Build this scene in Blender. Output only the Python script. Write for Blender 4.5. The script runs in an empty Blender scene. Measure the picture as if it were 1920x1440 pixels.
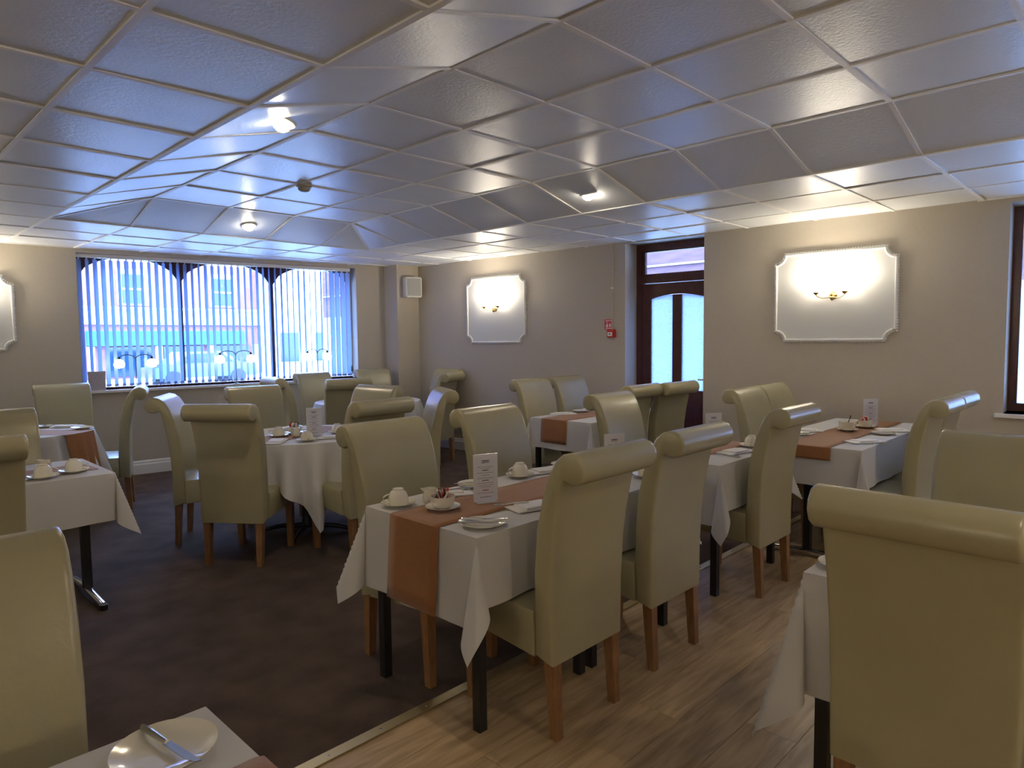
import bpy, bmesh, math, random
from mathutils import Vector, Matrix
random.seed(7)
SC = bpy.context.scene
COL = SC.collection
PI = math.pi
# ------------------------------------------------------------------ camera, world, exposure
cam_data = bpy.data.cameras.new('camera'); cam = bpy.data.objects.new('camera', cam_data); COL.objects.link(cam)
cam_data.sensor_fit = 'HORIZONTAL'; cam_data.sensor_width = 36.0
cam_data.lens = 1266.17 / 1920 * 36.0
cam_data.clip_start = 0.05; cam_data.clip_end = 300
R_ = Vector((0.69625234, -0.71770874, -0.01126236)); U_ = Vector((0.05708009, 0.03971953, 0.99757918)); F_ = Vector((0.71552396, 0.6952097, -0.06862169))
cam.matrix_world = Matrix(((R_.x, U_.x, -F_.x, 0), (R_.y, U_.y, -F_.y, 0), (R_.z, U_.z, -F_.z, 1.47), (0, 0, 0, 1)))
SC.camera = cam
world = bpy.data.worlds.new('sky'); SC.world = world; world.use_nodes = True
bg = world.node_tree.nodes['Background']
bg.inputs[0].default_value = (0.32, 0.52, 1.0, 1); bg.inputs[1].default_value = 17.0
SC.view_settings.view_transform = 'Standard'; SC.view_settings.look = 'None'
SC.view_settings.exposure = 1.05; SC.view_settings.gamma = 1.0; SC.view_settings.use_curve_mapping = False
SC.cycles.max_bounces = 8; SC.cycles.diffuse_bounces = 5; SC.cycles.glossy_bounces = 3
SC.cycles.transmission_bounces = 6; SC.cycles.transparent_max_bounces = 12
SC.cycles.caustics_reflective = False; SC.cycles.caustics_refractive = False
SC.cycles.sample_clamp_indirect = 6.0
LAMP = 1.15      # strength factor of every warm lamp in the room
WARM = (1.0, 0.80, 0.56)

def portal(loc, rot, sx, sy):
    l = bpy.data.lights.new('window_portal', 'AREA'); l.shape = 'RECTANGLE'; l.size = sx; l.size_y = sy
    l.cycles.is_portal = True
    o = bpy.data.objects.new('window_portal', l); COL.objects.link(o); o.location = loc; o.rotation_euler = rot
# big window, door, side window: where skylight comes in (sampling aid only, emits nothing)
portal((3.5, 8.42, 1.7), (-PI/2, 0, math.radians(-7.9)), 3.3, 1.5)
portal((6.62, 3.7, 1.4), (0, PI/2, 0), 2.3, 1.0)
portal((6.6, 0.1, 1.65), (0, PI/2, 0), 1.7, 1.6)

# ------------------------------------------------------------------ materials
def mat(name, col, rough=0.5, metal=0.0, noise=0.0, nscale=8.0, bump=0.0, bscale=60.0, spec=0.5, coat=0.0, sheen=0.0, trans=0.0, coords='Object', stretch=None, emit=None, estr=0.0, alpha=None):
    m = bpy.data.materials.new(name); m.use_nodes = True
    nt = m.node_tree; b = nt.nodes['Principled BSDF']
    b.inputs['Base Color'].default_value = (*col, 1); b.inputs['Roughness'].default_value = rough
    b.inputs['Metallic'].default_value = metal; b.inputs['Specular IOR Level'].default_value = spec
    b.inputs['Coat Weight'].default_value = coat
    b.inputs['Sheen Weight'].default_value = sheen
    b.inputs['Transmission Weight'].default_value = trans
    if emit: b.inputs['Emission Color'].default_value = (*emit, 1); b.inputs['Emission Strength'].default_value = estr
    if noise or bump:
        tc = nt.nodes.new('ShaderNodeTexCoord'); mp = nt.nodes.new('ShaderNodeMapping')
        nt.links.new(tc.outputs[coords], mp.inputs[0])
        if stretch: mp.inputs['Scale'].default_value = stretch
        if noise:
            n = nt.nodes.new('ShaderNodeTexNoise'); n.inputs['Scale'].default_value = nscale; n.inputs['Detail'].default_value = 5
            nt.links.new(mp.outputs[0], n.inputs['Vector'])
            r = nt.nodes.new('ShaderNodeMapRange'); r.inputs['From Min'].default_value = 0.3; r.inputs['From Max'].default_value = 0.7
            r.inputs['To Min'].default_value = 1 - noise; r.inputs['To Max'].default_value = 1 + noise
            nt.links.new(n.outputs[0], r.inputs[0])
            mx = nt.nodes.new('ShaderNodeVectorMath'); mx.operation = 'SCALE'; mx.inputs[0].default_value = col
            nt.links.new(r.outputs[0], mx.inputs['Scale']); nt.links.new(mx.outputs[0], b.inputs['Base Color'])
        if bump:
            n2 = nt.nodes.new('ShaderNodeTexNoise'); n2.inputs['Scale'].default_value = bscale; n2.inputs['Detail'].default_value = 4
            nt.links.new(mp.outputs[0], n2.inputs['Vector'])
            bp = nt.nodes.new('ShaderNodeBump'); bp.inputs['Strength'].default_value = bump; bp.inputs['Distance'].default_value = 0.01
            nt.links.new(n2.outputs[0], bp.inputs['Height']); nt.links.new(bp.outputs[0], b.inputs['Normal'])
    return m
M = {}
M['wall'] = mat('beige_wall_paint', (0.49, 0.44, 0.36), 0.65, noise=0.02, nscale=30, bump=0.06, bscale=140)
M['white_paint'] = mat('white_gloss_paint', (0.80, 0.80, 0.78), 0.35)
M['panel'] = mat('pale_panel_paint', (0.62, 0.63, 0.63), 0.6)
M['tile'] = mat('vinyl_ceiling_tile', (0.77, 0.81, 0.845), 0.34, bump=0.16, bscale=60, noise=0.02, nscale=4)
M['tbar'] = mat('ceiling_grid_bar', (0.90, 0.90, 0.88), 0.5)
M['leather'] = mat('cream_leather', (0.385, 0.350, 0.215), 0.27, bump=0.05, bscale=120, noise=0.03, nscale=5, spec=0.5)
M['oak'] = mat('oak_leg', (0.27, 0.135, 0.055), 0.4, noise=0.25, nscale=14, stretch=(6, 6, 1))
M['cloth'] = mat('white_tablecloth', (0.60, 0.595, 0.59), 0.8, sheen=0.1, bump=0.03, bscale=300)
M['runner'] = mat('terracotta_runner', (0.29, 0.12, 0.036), 0.75, sheen=0.2, noise=0.05, nscale=40)
M['black'] = mat('black_steel', (0.015, 0.014, 0.016), 0.35)
M['board'] = mat('table_board', (0.12, 0.08, 0.05), 0.5)
M['chrome'] = mat('chrome', (0.75, 0.76, 0.78), 0.15, metal=1.0)
M['steel'] = mat('cutlery_steel', (0.55, 0.56, 0.58), 0.22, metal=1.0)
M['china'] = mat('cream_china', (0.78, 0.75, 0.64), 0.12, coat=0.5)
M['napkin'] = mat('white_napkin', (0.80, 0.79, 0.77), 0.85)
M['carpet'] = mat('brown_carpet', (0.085, 0.056, 0.045), 1.0, spec=0.05, noise=0.35, nscale=5, bump=0.6, bscale=220, sheen=0.1)
M['brass'] = mat('brass', (0.62, 0.42, 0.16), 0.28, metal=1.0)
M['brass_strip'] = mat('brass_threshold', (0.50, 0.42, 0.24), 0.4, metal=0.8)
M['mahogany'] = mat('mahogany_stain', (0.075, 0.022, 0.018), 0.28, noise=0.25, nscale=9, stretch=(5, 5, 1))
M['ring'] = mat('downlight_ring', (0.80, 0.80, 0.78), 0.3)
M['bulb'] = mat('lit_bulb', (0.9, 0.9, 0.9), 0.4, emit=(1.0, 0.88, 0.68), estr=26*LAMP)
M['shade'] = mat('lit_frosted_shade', (0.9, 0.9, 0.9), 0.4, emit=(1.0, 0.86, 0.66), estr=9*LAMP)
M['lampshade'] = mat('lit_small_shade', (0.9, 0.9, 0.9), 0.4, emit=(1.0, 0.90, 0.80), estr=4*LAMP)
M['bronze'] = mat('dark_bronze', (0.06, 0.05, 0.04), 0.4, metal=0.6)
M['speaker'] = mat('speaker_shell', (0.72, 0.71, 0.68), 0.45)
M['grille'] = mat('speaker_grille', (0.40, 0.40, 0.38), 0.6, bump=0.3, bscale=400)
M['red'] = mat('alarm_red', (0.50, 0.02, 0.02), 0.35)
M['signred'] = mat('sign_red', (0.60, 0.04, 0.06), 0.4)
M['white'] = mat('plain_white', (0.8, 0.8, 0.8), 0.4)
M['ink'] = mat('ink_grey', (0.10, 0.10, 0.13), 0.8)
M['inkred'] = mat('ink_red', (0.40, 0.05, 0.08), 0.8)
M['sachet_red'] = mat('sachet_red', (0.62, 0.05, 0.02), 0.45)
M['sachet_white'] = mat('sachet_white', (0.8, 0.78, 0.75), 0.5)
M['sachet_dark'] = mat('sachet_dark', (0.12, 0.03, 0.03), 0.5)
M['card'] = mat('laminated_card', (0.74, 0.73, 0.80), 0.2, coat=0.3)
M['boxcard'] = mat('grey_mauve_card', (0.42, 0.38, 0.42), 0.8)
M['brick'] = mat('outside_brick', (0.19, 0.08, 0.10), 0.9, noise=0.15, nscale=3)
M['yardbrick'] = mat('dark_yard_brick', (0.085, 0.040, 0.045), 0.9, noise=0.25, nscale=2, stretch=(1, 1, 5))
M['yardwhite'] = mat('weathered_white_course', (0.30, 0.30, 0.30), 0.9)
M['mortar'] = mat('outside_mortar', (0.55, 0.42, 0.38), 0.95)
M['stucco'] = mat('outside_white_render', (0.50, 0.50, 0.50), 0.8)
M['teal'] = mat('shop_fascia_teal', (0.01, 0.16, 0.12), 0.5)
M['darkglass'] = mat('dark_shop_glass', (0.01, 0.025, 0.05), 0.1)
M['tarmac'] = mat('tarmac', (0.34, 0.34, 0.35), 0.9)
M['pave'] = mat('paving', (0.55, 0.55, 0.54), 0.9)
M['carpaint'] = mat('car_paint', (0.05, 0.09, 0.20), 0.2, coat=1.0)
# wood planks: grain along X, tone varies per object
def wood():
    m = mat('oak_laminate', (0.30, 0.20, 0.13), 0.38)
    nt = m.node_tree; b = nt.nodes['Principled BSDF']
    tc = nt.nodes.new('ShaderNodeTexCoord'); mp = nt.nodes.new('ShaderNodeMapping'); mp.inputs['Scale'].default_value = (1.6, 14, 1)
    oi = nt.nodes.new('ShaderNodeObjectInfo')
    ad = nt.nodes.new('ShaderNodeVectorMath'); ad.operation = 'ADD'
    sc = nt.nodes.new('ShaderNodeVectorMath'); sc.operation = 'SCALE'; sc.inputs[0].default_value = (37, 11, 5)
    nt.links.new(oi.outputs['Random'], sc.inputs['Scale'])
    nt.links.new(tc.outputs['Object'], ad.inputs[0]); nt.links.new(sc.outputs[0], ad.inputs[1]); nt.links.new(ad.outputs[0], mp.inputs[0])
    n = nt.nodes.new('ShaderNodeTexNoise'); n.inputs['Scale'].default_value = 2.2; n.inputs['Detail'].default_value = 7; n.inputs['Distortion'].default_value = 0.6
    nt.links.new(mp.outputs[0], n.inputs['Vector'])
    cr = nt.nodes.new('ShaderNodeValToRGB'); e = cr.color_ramp.elements
    e[0].position = 0.3; e[0].color = (0.33, 0.225, 0.115, 1); e[1].position = 0.72; e[1].color = (0.60, 0.44, 0.255, 1)
    nt.links.new(n.outputs[0], cr.inputs[0])
    mr = nt.nodes.new('ShaderNodeMapRange'); mr.inputs['To Min'].default_value = 0.85; mr.inputs['To Max'].default_value = 1.12
    nt.links.new(oi.outputs['Random'], mr.inputs[0])
    s2 = nt.nodes.new('ShaderNodeVectorMath'); s2.operation = 'SCALE'
    nt.links.new(cr.outputs[0], s2.inputs[0]); nt.links.new(mr.outputs[0], s2.inputs['Scale']); nt.links.new(s2.outputs[0], b.inputs['Base Color'])
    return m
M['plank'] = wood()
def fabric_vane():
    m = bpy.data.materials.new('vane_fabric'); m.use_nodes = True; nt = m.node_tree
    b = nt.nodes['Principled BSDF']; b.inputs['Base Color'].default_value = (0.42, 0.48, 0.62, 1); b.inputs['Roughness'].default_value = 0.8
    t = nt.nodes.new('ShaderNodeBsdfTranslucent'); t.inputs[0].default_value = (0.20, 0.33, 0.66, 1)
    mx = nt.nodes.new('ShaderNodeMixShader'); mx.inputs[0].default_value = 0.42
    nt.links.new(b.outputs[0], mx.inputs[1]); nt.links.new(t.outputs[0], mx.inputs[2]); nt.links.new(mx.outputs[0], nt.nodes['Material Output'].inputs[0])
    return m
M['vane'] = fabric_vane()
def glass(name, frosted=False):
    m = bpy.data.materials.new(name); m.use_nodes = True; nt = m.node_tree
    nt.nodes.remove(nt.nodes['Principled BSDF'])
    g = nt.nodes.new('ShaderNodeBsdfGlossy'); g.inputs['Roughness'].default_value = 0.02
    mx = nt.nodes.new('ShaderNodeMixShader')
    out = nt.nodes['Material Output']
    if frosted:
        tr = nt.nodes.new('ShaderNodeBsdfTranslucent'); tr.inputs[0].default_value = (0.42, 0.47, 0.55, 1)
        tp = nt.nodes.new('ShaderNodeBsdfTransparent'); tp.inputs[0].default_value = (0.50, 0.56, 0.66, 1)
        m2 = nt.nodes.new('ShaderNodeMixShader')
        tc = nt.nodes.new('ShaderNodeTexCoord'); v = nt.nodes.new('ShaderNodeTexVoronoi'); v.inputs['Scale'].default_value = 70
        nt.links.new(tc.outputs['Object'], v.inputs['Vector'])
        mr = nt.nodes.new('ShaderNodeMapRange'); mr.inputs['To Min'].default_value = 0.75; mr.inputs['To Max'].default_value = 0.30
        nt.links.new(v.outputs['Distance'], mr.inputs[0])
        nt.links.new(mr.outputs[0], m2.inputs[0])
        nt.links.new(tp.outputs[0], m2.inputs[1]); nt.links.new(tr.outputs[0], m2.inputs[2])
        mx.inputs[0].default_value = 0.06
        nt.links.new(m2.outputs[0], mx.inputs[1])
    else:
        tp = nt.nodes.new('ShaderNodeBsdfTransparent'); tp.inputs[0].default_value = (0.93, 0.96, 0.98, 1)
        fr = nt.nodes.new('ShaderNodeFresnel'); fr.inputs[0].default_value = 1.3
        nt.links.new(fr.outputs[0], mx.inputs[0]); nt.links.new(tp.outputs[0], mx.inputs[1])
    nt.links.new(g.outputs[0], mx.inputs[2]); nt.links.new(mx.outputs[0], out.inputs[0])
    return m
M['glass'] = glass('window_glass'); M['frosted'] = glass('obscured_door_glass', True)

# ------------------------------------------------------------------ mesh helpers
def mesh(name, verts, faces, smooth=False, ang=40):
    me = bpy.data.meshes.new(name); me.from_pydata([tuple(v) for v in verts], [], faces); me.validate()
    bm = bmesh.new(); bm.from_mesh(me); bmesh.ops.recalc_face_normals(bm, faces=bm.faces)
    if smooth:
        for f in bm.faces: f.smooth = True
        for e in bm.edges:
            if len(e.link_faces) == 2 and e.calc_face_angle(0) > math.radians(ang): e.smooth = False
    bm.to_mesh(me); bm.free()
    return me
class MB:
    def __init__(s): s.v = []; s.f = []
    def add(s, v, f, mtx=None):
        o = len(s.v)
        s.v += [(mtx @ Vector(p)) if mtx else Vector(p) for p in v]; s.f += [tuple(i + o for i in q) for q in f]; return s
    def box(s, x0, x1, y0, y1, z0, z1, mtx=None):
        v = [(x, y, z) for z in (z0, z1) for y in (y0, y1) for x in (x0, x1)]
        return s.add(v, [(0, 1, 3, 2), (4, 6, 7, 5), (0, 4, 5, 1), (2, 3, 7, 6), (0, 2, 6, 4), (1, 5, 7, 3)], mtx)
    def bar(s, a, b, w0, w1=None, n=4, rot=PI/4):
        """tapered n-gon bar from a to b with half widths w0, w1"""
        a = Vector(a); b = Vector(b); w1 = w0 if w1 is None else w1
        d = (b - a).normalized(); u = d.orthogonal().normalized() if abs(d.z) < .9 else Vector((1, 0, 0)); u = (u - d * u.dot(d)).normalized(); w = d.cross(u)
        k = math.sqrt(2) if n == 4 else 1
        vs = []
        for p, r in ((a, w0), (b, w1)):
            for i in range(n):
                t = rot + 2 * PI * i / n; vs.append(p + (u * math.cos(t) + w * math.sin(t)) * r * k)
        fs = [(i, (i + 1) % n, n + (i + 1) % n, n + i) for i in range(n)] + [tuple(range(n))[::-1], tuple(range(n, 2 * n))]
        return s.add(vs, fs)
    def tube(s, pts, r, n=8, closed=False):
        pts = [Vector(p) for p in pts]; N = len(pts); vs = []; fs = []
        ref = Vector((0, 0, 1))
        for i, p in enumerate(pts):
            d = (pts[(i + 1) % N] - pts[i - 1]) if closed else (pts[min(i + 1, N - 1)] - pts[max(i - 1, 0)])
            d.normalize(); u = d.cross(ref)
            if u.length < .05: u = d.cross(Vector((1, 0, 0)))
            u.normalize(); w = u.cross(d)
            rr = r[i] if isinstance(r, (list, tuple)) else r
            vs += [p + (u * math.cos(2*PI*k/n) + w * math.sin(2*PI*k/n)) * rr for k in range(n)]
        for i in range(N if closed else N - 1):
            j = (i + 1) % N
            fs += [(i*n+k, i*n+(k+1) % n, j*n+(k+1) % n, j*n+k) for k in range(n)]
        if not closed: fs += [tuple(range(n))[::-1], tuple(range((N-1)*n, N*n))]
        return s.add(vs, fs)
    def lathe(s, prof, n=20, mtx=None):
        vs = []; fs = []
        for r, z in prof: vs += [(r * math.cos(2*PI*k/n), r * math.sin(2*PI*k/n), z) for k in range(n)]
        for i in range(len(prof) - 1):
            fs += [(i*n+k, i*n+(k+1) % n, (i+1)*n+(k+1) % n, (i+1)*n+k) for k in range(n)]
        if prof[0][0] > 1e-5: fs.append(tuple(range(n))[::-1])
        if prof[-1][0] > 1e-5: fs.append(tuple(range((len(prof)-1)*n, len(prof)*n)))
        return s.add(vs, fs, mtx)
    def prism(s, poly, y0, y1, mtx=None):
        """poly in (x,z), extruded along y"""
        n = len(poly)
        return s.add([(x, y0, z) for x, z in poly] + [(x, y1, z) for x, z in poly],
                     [tuple(range(n)), tuple(range(n, 2*n))[::-1]] + [(i, (i+1) % n, n+(i+1) % n, n+i) for i in range(n)], mtx)
    def me(s, name, smooth=False, ang=40, merge=False):
        m = mesh(name, s.v, s.f, smooth, ang)
        if merge:
            bm = bmesh.new(); bm.from_mesh(m); bmesh.ops.remove_doubles(bm, verts=bm.verts, dist=1e-5); bmesh.ops.recalc_face_normals(bm, faces=bm.faces); bm.to_mesh(m); bm.free()
        return m
def ob(name, me, m=None, parent=None, loc=None, rot=None):
    if isinstance(me, MB): me = me.me(name)
    o = bpy.data.objects.new(name, me); COL.objects.link(o)
    if m is not None and len(me.materials) == 0: me.materials.append(M[m] if isinstance(m, str) else m)
    if parent is not None: o.parent = parent
    if loc is not None: o.location = loc
    if rot is not None: o.rotation_euler = rot
    return o
def tag(o, label=None, cat=None, group=None, kind=None):
    if label: o['label'] = label
    if cat: o['category'] = cat
    if group: o['group'] = group
    if kind: o['kind'] = kind
    return o
def thing(name, label, cat, loc=(0, 0, 0), rz=0, group=None):
    o = bpy.data.objects.new(name, None); COL.objects.link(o); o.empty_display_size = 0.05
    o.location = loc; o.rotation_euler = (0, 0, rz)
    return tag(o, label, cat, group)
def struct(name, me, m, loc=None, rot=None, parent=None):
    o = ob(name, me, m, parent, loc, rot)
    if parent is None: o['kind'] = 'structure'
    return o
KIDS = {}
def dup(root, loc, rz, label, group=None):
    def cp(o, par):
        c = o.copy(); COL.objects.link(c); c.parent = par
        for ch in o.children: cp(ch, c)
        return c
    r = cp(root, None); r.location = loc; r.rotation_euler = (0, 0, rz); r['label'] = label
    if group: r['group'] = group
    return r

# ------------------------------------------------------------------ room shell
HL = 2.454; HP = 2.610                      # lower ceiling, raised ceiling
WA, WB = Vector((1.6, 8.28)), Vector((5.4, 7.75))       # window wall line
wd = (WB - WA).normalized(); wn = Vector((-wd.y, wd.x))  # along, outward
DA, DB = Vector((5.85, 7.2)), Vector((6.17, 0.89))       # door wall line
dd = (DB - DA).normalized(); dn = Vector((-dd.y, dd.x))  # along (towards camera side), outward (+x)
WANG = math.atan2(wd.y, wd.x); DANG = math.atan2(dd.y, dd.x)
def frame(origin, ang):  # local x along the wall, local y outward, z up
    return Matrix.Translation((origin.x, origin.y, 0)) @ Matrix.Rotation(ang, 4, 'Z')
FW = frame(WA, WANG); FD = frame(DA, DANG)
def su(pt):  # abscissa on window wall of an x coordinate
    return (pt - WA.x) / wd.x
def sv(y):   # abscissa on door wall of a y coordinate
    return (y - DA.y) / dd.y
TH = 0.30
def wallpiece(name, F, s0, s1, z0, z1, m='wall', t=TH):
    b = MB(); b.box(s0, s1, 0, t, z0, z1); return b
# window wall with a hole
wx0, wx1 = su(1.95), su(5.067); wz0, wz1 = 0.955, 2.412
b = MB(); b.box(-6.2, wx0, 0, TH, 0, 2.75); b.box(wx1, su(6.05), 0, TH, 0, 2.75); b.box(wx0, wx1, 0, TH, 0, wz0); b.box(wx0, wx1, 0, TH, wz1, 2.75)
o = struct('wall_back', b, 'wall'); o.matrix_world = FW
# pillar in the corner
o = struct('wall_pillar', MB().box(5.475, 5.95, 7.45, 7.95, 0, 2.6), 'wall')
# door wall with door hole and window hole
d0, d1 = sv(4.15), sv(3.205); d1w = sv(3.262); e0, e1 = sv(0.87), sv(-0.75); ez0, ez1 = 0.86, 2.42
DT = 0.34
b = MB(); b.box(sv(8.1), d0, 0, DT, 0, 2.75); b.box(d0, d1w, 0, DT, 2.444, 2.75); b.box(d1w, e0, 0, door_y_ := 0.20, 0, 2.75); b.box(d1, e0, 0.20, DT, 0, 2.75)
b.box(e0, e1, 0, DT, 0, ez0); b.box(e0, e1, 0, DT, ez1, 2.75); b.box(e1, sv(-4.0), 0, DT, 0, 2.75)
o = struct('wall_right', b, 'wall'); o.matrix_world = FD
# walls behind and to the left of the camera
struct('wall_left', MB().box(-4.3, -4.0, -4.0, 9.3, 0, 2.75), 'wall')
struct('wall_front', MB().box(-4.3, 6.9, -4.0, -3.7, 0, 2.75), 'wall')
# floor: carpet, planks, threshold
fl = struct('floor', MB().box(-4.3, 6.9, -4.0, 9.2, -0.12, -0.02), 'board')
ob('carpet', MB().box(-4.0, 6.4, 2.085, 8.9, -0.02, 0.0), 'carpet', fl)
PLW, PLL = 0.192, 1.285
for r in range(13):
    y1 = 2.055 - r * PLW; y0 = y1 - PLW + 0.0018
    off = [0.0, 0.62, 0.31, 0.93, 0.15, 0.77][r % 6]
    x = -0.7 - off
    while x < 6.5:
        if x + PLL > -0.2:
            xe = min(x + PLL - 0.0018, 6.45)
            mb = MB().box(0, xe - x, 0, y1 - y0, -0.02, 0.0)
            o = ob('plank', mb, 'plank', fl, (x, y0, random.uniform(-0.0006, 0)))
        x += PLL
tag(ob('plank_field', MB().box(-4.0, 6.45, -3.7, 2.055 - 13 * PLW, -0.02, 0.0), 'plank', fl), kind='stuff')
tr = struct('trim_1', MB().box(-4.0, 6.0, 2.045, 2.095, 0.0, 0.006), 'brass_strip')
mb = MB()
for i in range(30): mb.lathe([(0.005, 0.006), (0.004, 0.0075), (0, 0.0078)], 8, Matrix.Translation((-0.8 + i * 0.22, 2.07, 0)))
tag(ob('screw', mb, 'steel', tr), kind='stuff')
# baseboards (stepped profile)
def baseboard(name, F, s0, s1):
    b = MB(); b.prism([(0, 0)], 0, 0) if False else None
    prof = [(0, 0), (-0.020, 0), (-0.020, 0.105), (-0.014, 0.115), (-0.014, 0.135), (-0.006, 0.148), (0, 0.150)]
    n = len(prof)
    b.add([(s0, y, z) for y, z in prof] + [(s1, y, z) for y, z in prof], [tuple(range(n)), tuple(range(n, 2*n))[::-1]] + [(i, (i+1) % n, n+(i+1) % n, n+i) for i in range(n)])
    o = struct(name, b, 'white_paint'); o.matrix_world = F
baseboard('baseboard_back', FW, -5.9, su(5.475))
baseboard('baseboard_right', FD, sv(7.44), d0)
baseboard('baseboard_side', FD, d1w, sv(-3.7))

# ------------------------------------------------------------------ suspended ceiling
GX, GY, S, SL = 1.946, 1.634, 0.604, 0.6026
def colx(c):     # grid column boundary -> x
    if c < 0: return GX - SL + (c + 1) * S
    if c <= 3: return GX + c * S
    return GX + 3 * S + SL + (c - 4) * S
def rowy(r):
    if r <= 7: return GY + r * 0.6
    return GY + 7 * 0.6 + SL + (r - 8) * 0.6
def hz(c, r): return HP if (0 <= c <= 3 and r <= 7) else HL
ce = struct('ceiling', MB().box(-4.3, 6.9, -4.0, 9.3, 2.75, 2.85), 'tile')
def vis(p):
    v = Vector(p) - Vector((0, 0, 1.47)); d = v.dot(F_)
    if d < 0.2: return False
    return abs(v.dot(R_) / d) < 0.80 and abs(v.dot(U_) / d) < 0.62
LIGHTCELLS = {(-1, 2): None, (1, 7): None, (3, 2): None}
rest = MB(); bars = MB(); ntile = 0
for c in range(-9, 8):
    for r in range(-9, 12):
        x0, x1, y0, y1 = colx(c), colx(c+1), rowy(r), rowy(r+1)
        if x0 > 6.4 or y0 > 8.6: continue
        P4 = [Vector((x0, y0, hz(c, r))), Vector((x1, y0, hz(c+1, r))), Vector((x1, y1, hz(c+1, r+1))), Vector((x0, y1, hz(c, r+1)))]
        cen = sum(P4, Vector()) / 4
        seen = any(vis(p) for p in P4 + [cen])
        g = 0.010
        j = random.Random(c * 131 + r * 7)
        # small sag / tilt of a real lay-in tile
        lift = [j.uniform(-0.003, 0.005) for _ in range(4)]
        q = []
        for i, p in enumerate(P4):
            d = (cen - p); d.z = 0; q.append(p + Vector((g if d.x > 0 else -g, g if d.y > 0 else -g, 0.004 + lift[i])))
        # hips: split along the diagonal away from the odd corner
        vs = q + [p + Vector((0, 0, 0.012)) for p in q]
        zs = [p.z for p in P4]; odd = [i for i in range(4) if sum(abs(zs[i] - z) > .05 for z in zs) == 3]
        def quad(o_):
            a = [0, 1, 2, 3]
            if not odd: return [tuple(o_ + i for i in a)]
            k = odd[0]
            if zs[k] > HL + .05:   # raised corner: ridge runs from it to the opposite corner
                return [(o_+k, o_+(k+1) % 4, o_+(k+2) % 4), (o_+k, o_+(k+2) % 4, o_+(k+3) % 4)]
            return [(o_+(k+1) % 4, o_+(k+2) % 4, o_+(k+3) % 4), (o_+(k+1) % 4, o_+(k+3) % 4, o_+k)]
        fs = quad(0) + quad(4) + [(i, (i+1) % 4, 4+(i+1) % 4, 4+i) for i in range(4)]
        if seen and ntile < 290:
            mb = MB().add([v - cen for v in vs], fs)
            ob('ceiling_tile', mb, 'tile', ce, cen); ntile += 1
        else: rest.add(vs, fs)
tag(ob('ceiling_tile_field', rest, 'tile', ce), kind='stuff')
# T-bars
def barseg(a, b):
    a = Vector(a); b = Vector(b); d = (b - a); L = d.length
    if L < 1e-4: return
    d.normalize(); n = Vector((-d.y, d.x, 0)).normalized() * 0.012
    up = Vector((0, 0, 0.006)); dn_ = Vector((0, 0, -0.0025))
    v = [a-n+dn_, a+n+dn_, b+n+dn_, b-n+dn_, a-n+up, a+n+up, b+n+up, b-n+up]
    return v, [(0, 1, 2, 3), (4, 7, 6, 5), (0, 4, 5, 1), (1, 5, 6, 2), (2, 6, 7, 3), (3, 7, 4, 0)]
nbar = 0; restb = MB()
for c in range(-8, 8):          # long bars running away (one object per column line)
    if colx(c) > 6.3: continue
    mb = MB(); pts = [(colx(c), rowy(r), hz(c, r)) for r in range(-9, 12) if rowy(r) < 8.9]
    # split by level change
    for a, b_ in zip(pts[:-1], pts[1:]): mb.add(*barseg(a, b_))
    o = ob('grid_runner', mb.me('grid_runner', merge=True), 'tbar', ce)
for r in range(-8, 12):
    if rowy(r) > 8.7: continue
    mb = MB(); pts = [(colx(c), rowy(r), hz(c, r)) for c in range(-9, 8) if colx(c) < 6.5]
    for a, b_ in zip(pts[:-1], pts[1:]): mb.add(*barseg(a, b_))
    ob('grid_cross_bar', mb.me('grid_cross_bar', merge=True), 'tbar', ce, (0, 0, 0.0005))
for (a, b_) in (((0, 7), (-1, 8)), ((3, 7), (4, 8))):
    ob('grid_hip_bar', MB().add(*barseg((colx(a[0]), rowy(a[1]), HP), (colx(b_[0]), rowy(b_[1]), HL))), 'tbar', ce)

# ------------------------------------------------------------------ downlights, smoke detector
def downlight(x, y, z, nrm, label, power=9, real=True):
    t = thing('recessed_downlight', label, 'light', (x, y, z), 0, 'recessed ceiling downlights')
    q = Vector((0, 0, -1)).rotation_difference(Vector(nrm).normalized()); t.rotation_mode = 'QUATERNION'; t.rotation_quaternion = q
    # local -z points out of the ceiling
    ob('ring', MB().lathe([(0.040, 0.0), (0.044, -0.008), (0.062, -0.008), (0.068, -0.002), (0.068, 0.004), (0.040, 0.004)], 28).me('ring', True, 50), 'ring', t)
    ob('bulb', MB().lathe([(0.041, 0.002), (0.043, -0.014), (0.038, -0.032), (0.022, -0.046), (0.0, -0.051)], 20).me('bulb', True, 60), 'bulb', t)
    l = bpy.data.lights.new('downlight_beam', 'SPOT'); l.energy = power * LAMP; l.color = WARM; l.spot_size = math.radians(150); l.spot_blend = 0.8; l.shadow_soft_size = 0.03
    lo = bpy.data.objects.new('downlight_beam', l); COL.objects.link(lo); lo.parent = t; lo.location = (0, 0, -0.062)
    return t
sl = (HP - HL) / SL
downlight(GX - SL/2, rowy(2) + 0.3, (HP+HL)/2 - 0.002, (-sl, 0, -1), 'lit ceiling downlight at upper left, the largest and brightest')
downlight(GX + 1.5*S, rowy(7) + SL/2, (HP+HL)/2 - 0.002, (0, -sl, -1), 'lit ceiling downlight nearest to the blinds of the big window')
downlight(GX + 3*S + SL/2, rowy(2) + 0.3, (HP+HL)/2 - 0.002, (sl, 0, -1), 'lit ceiling downlight before the brown door, right of the smoke detector')
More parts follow.
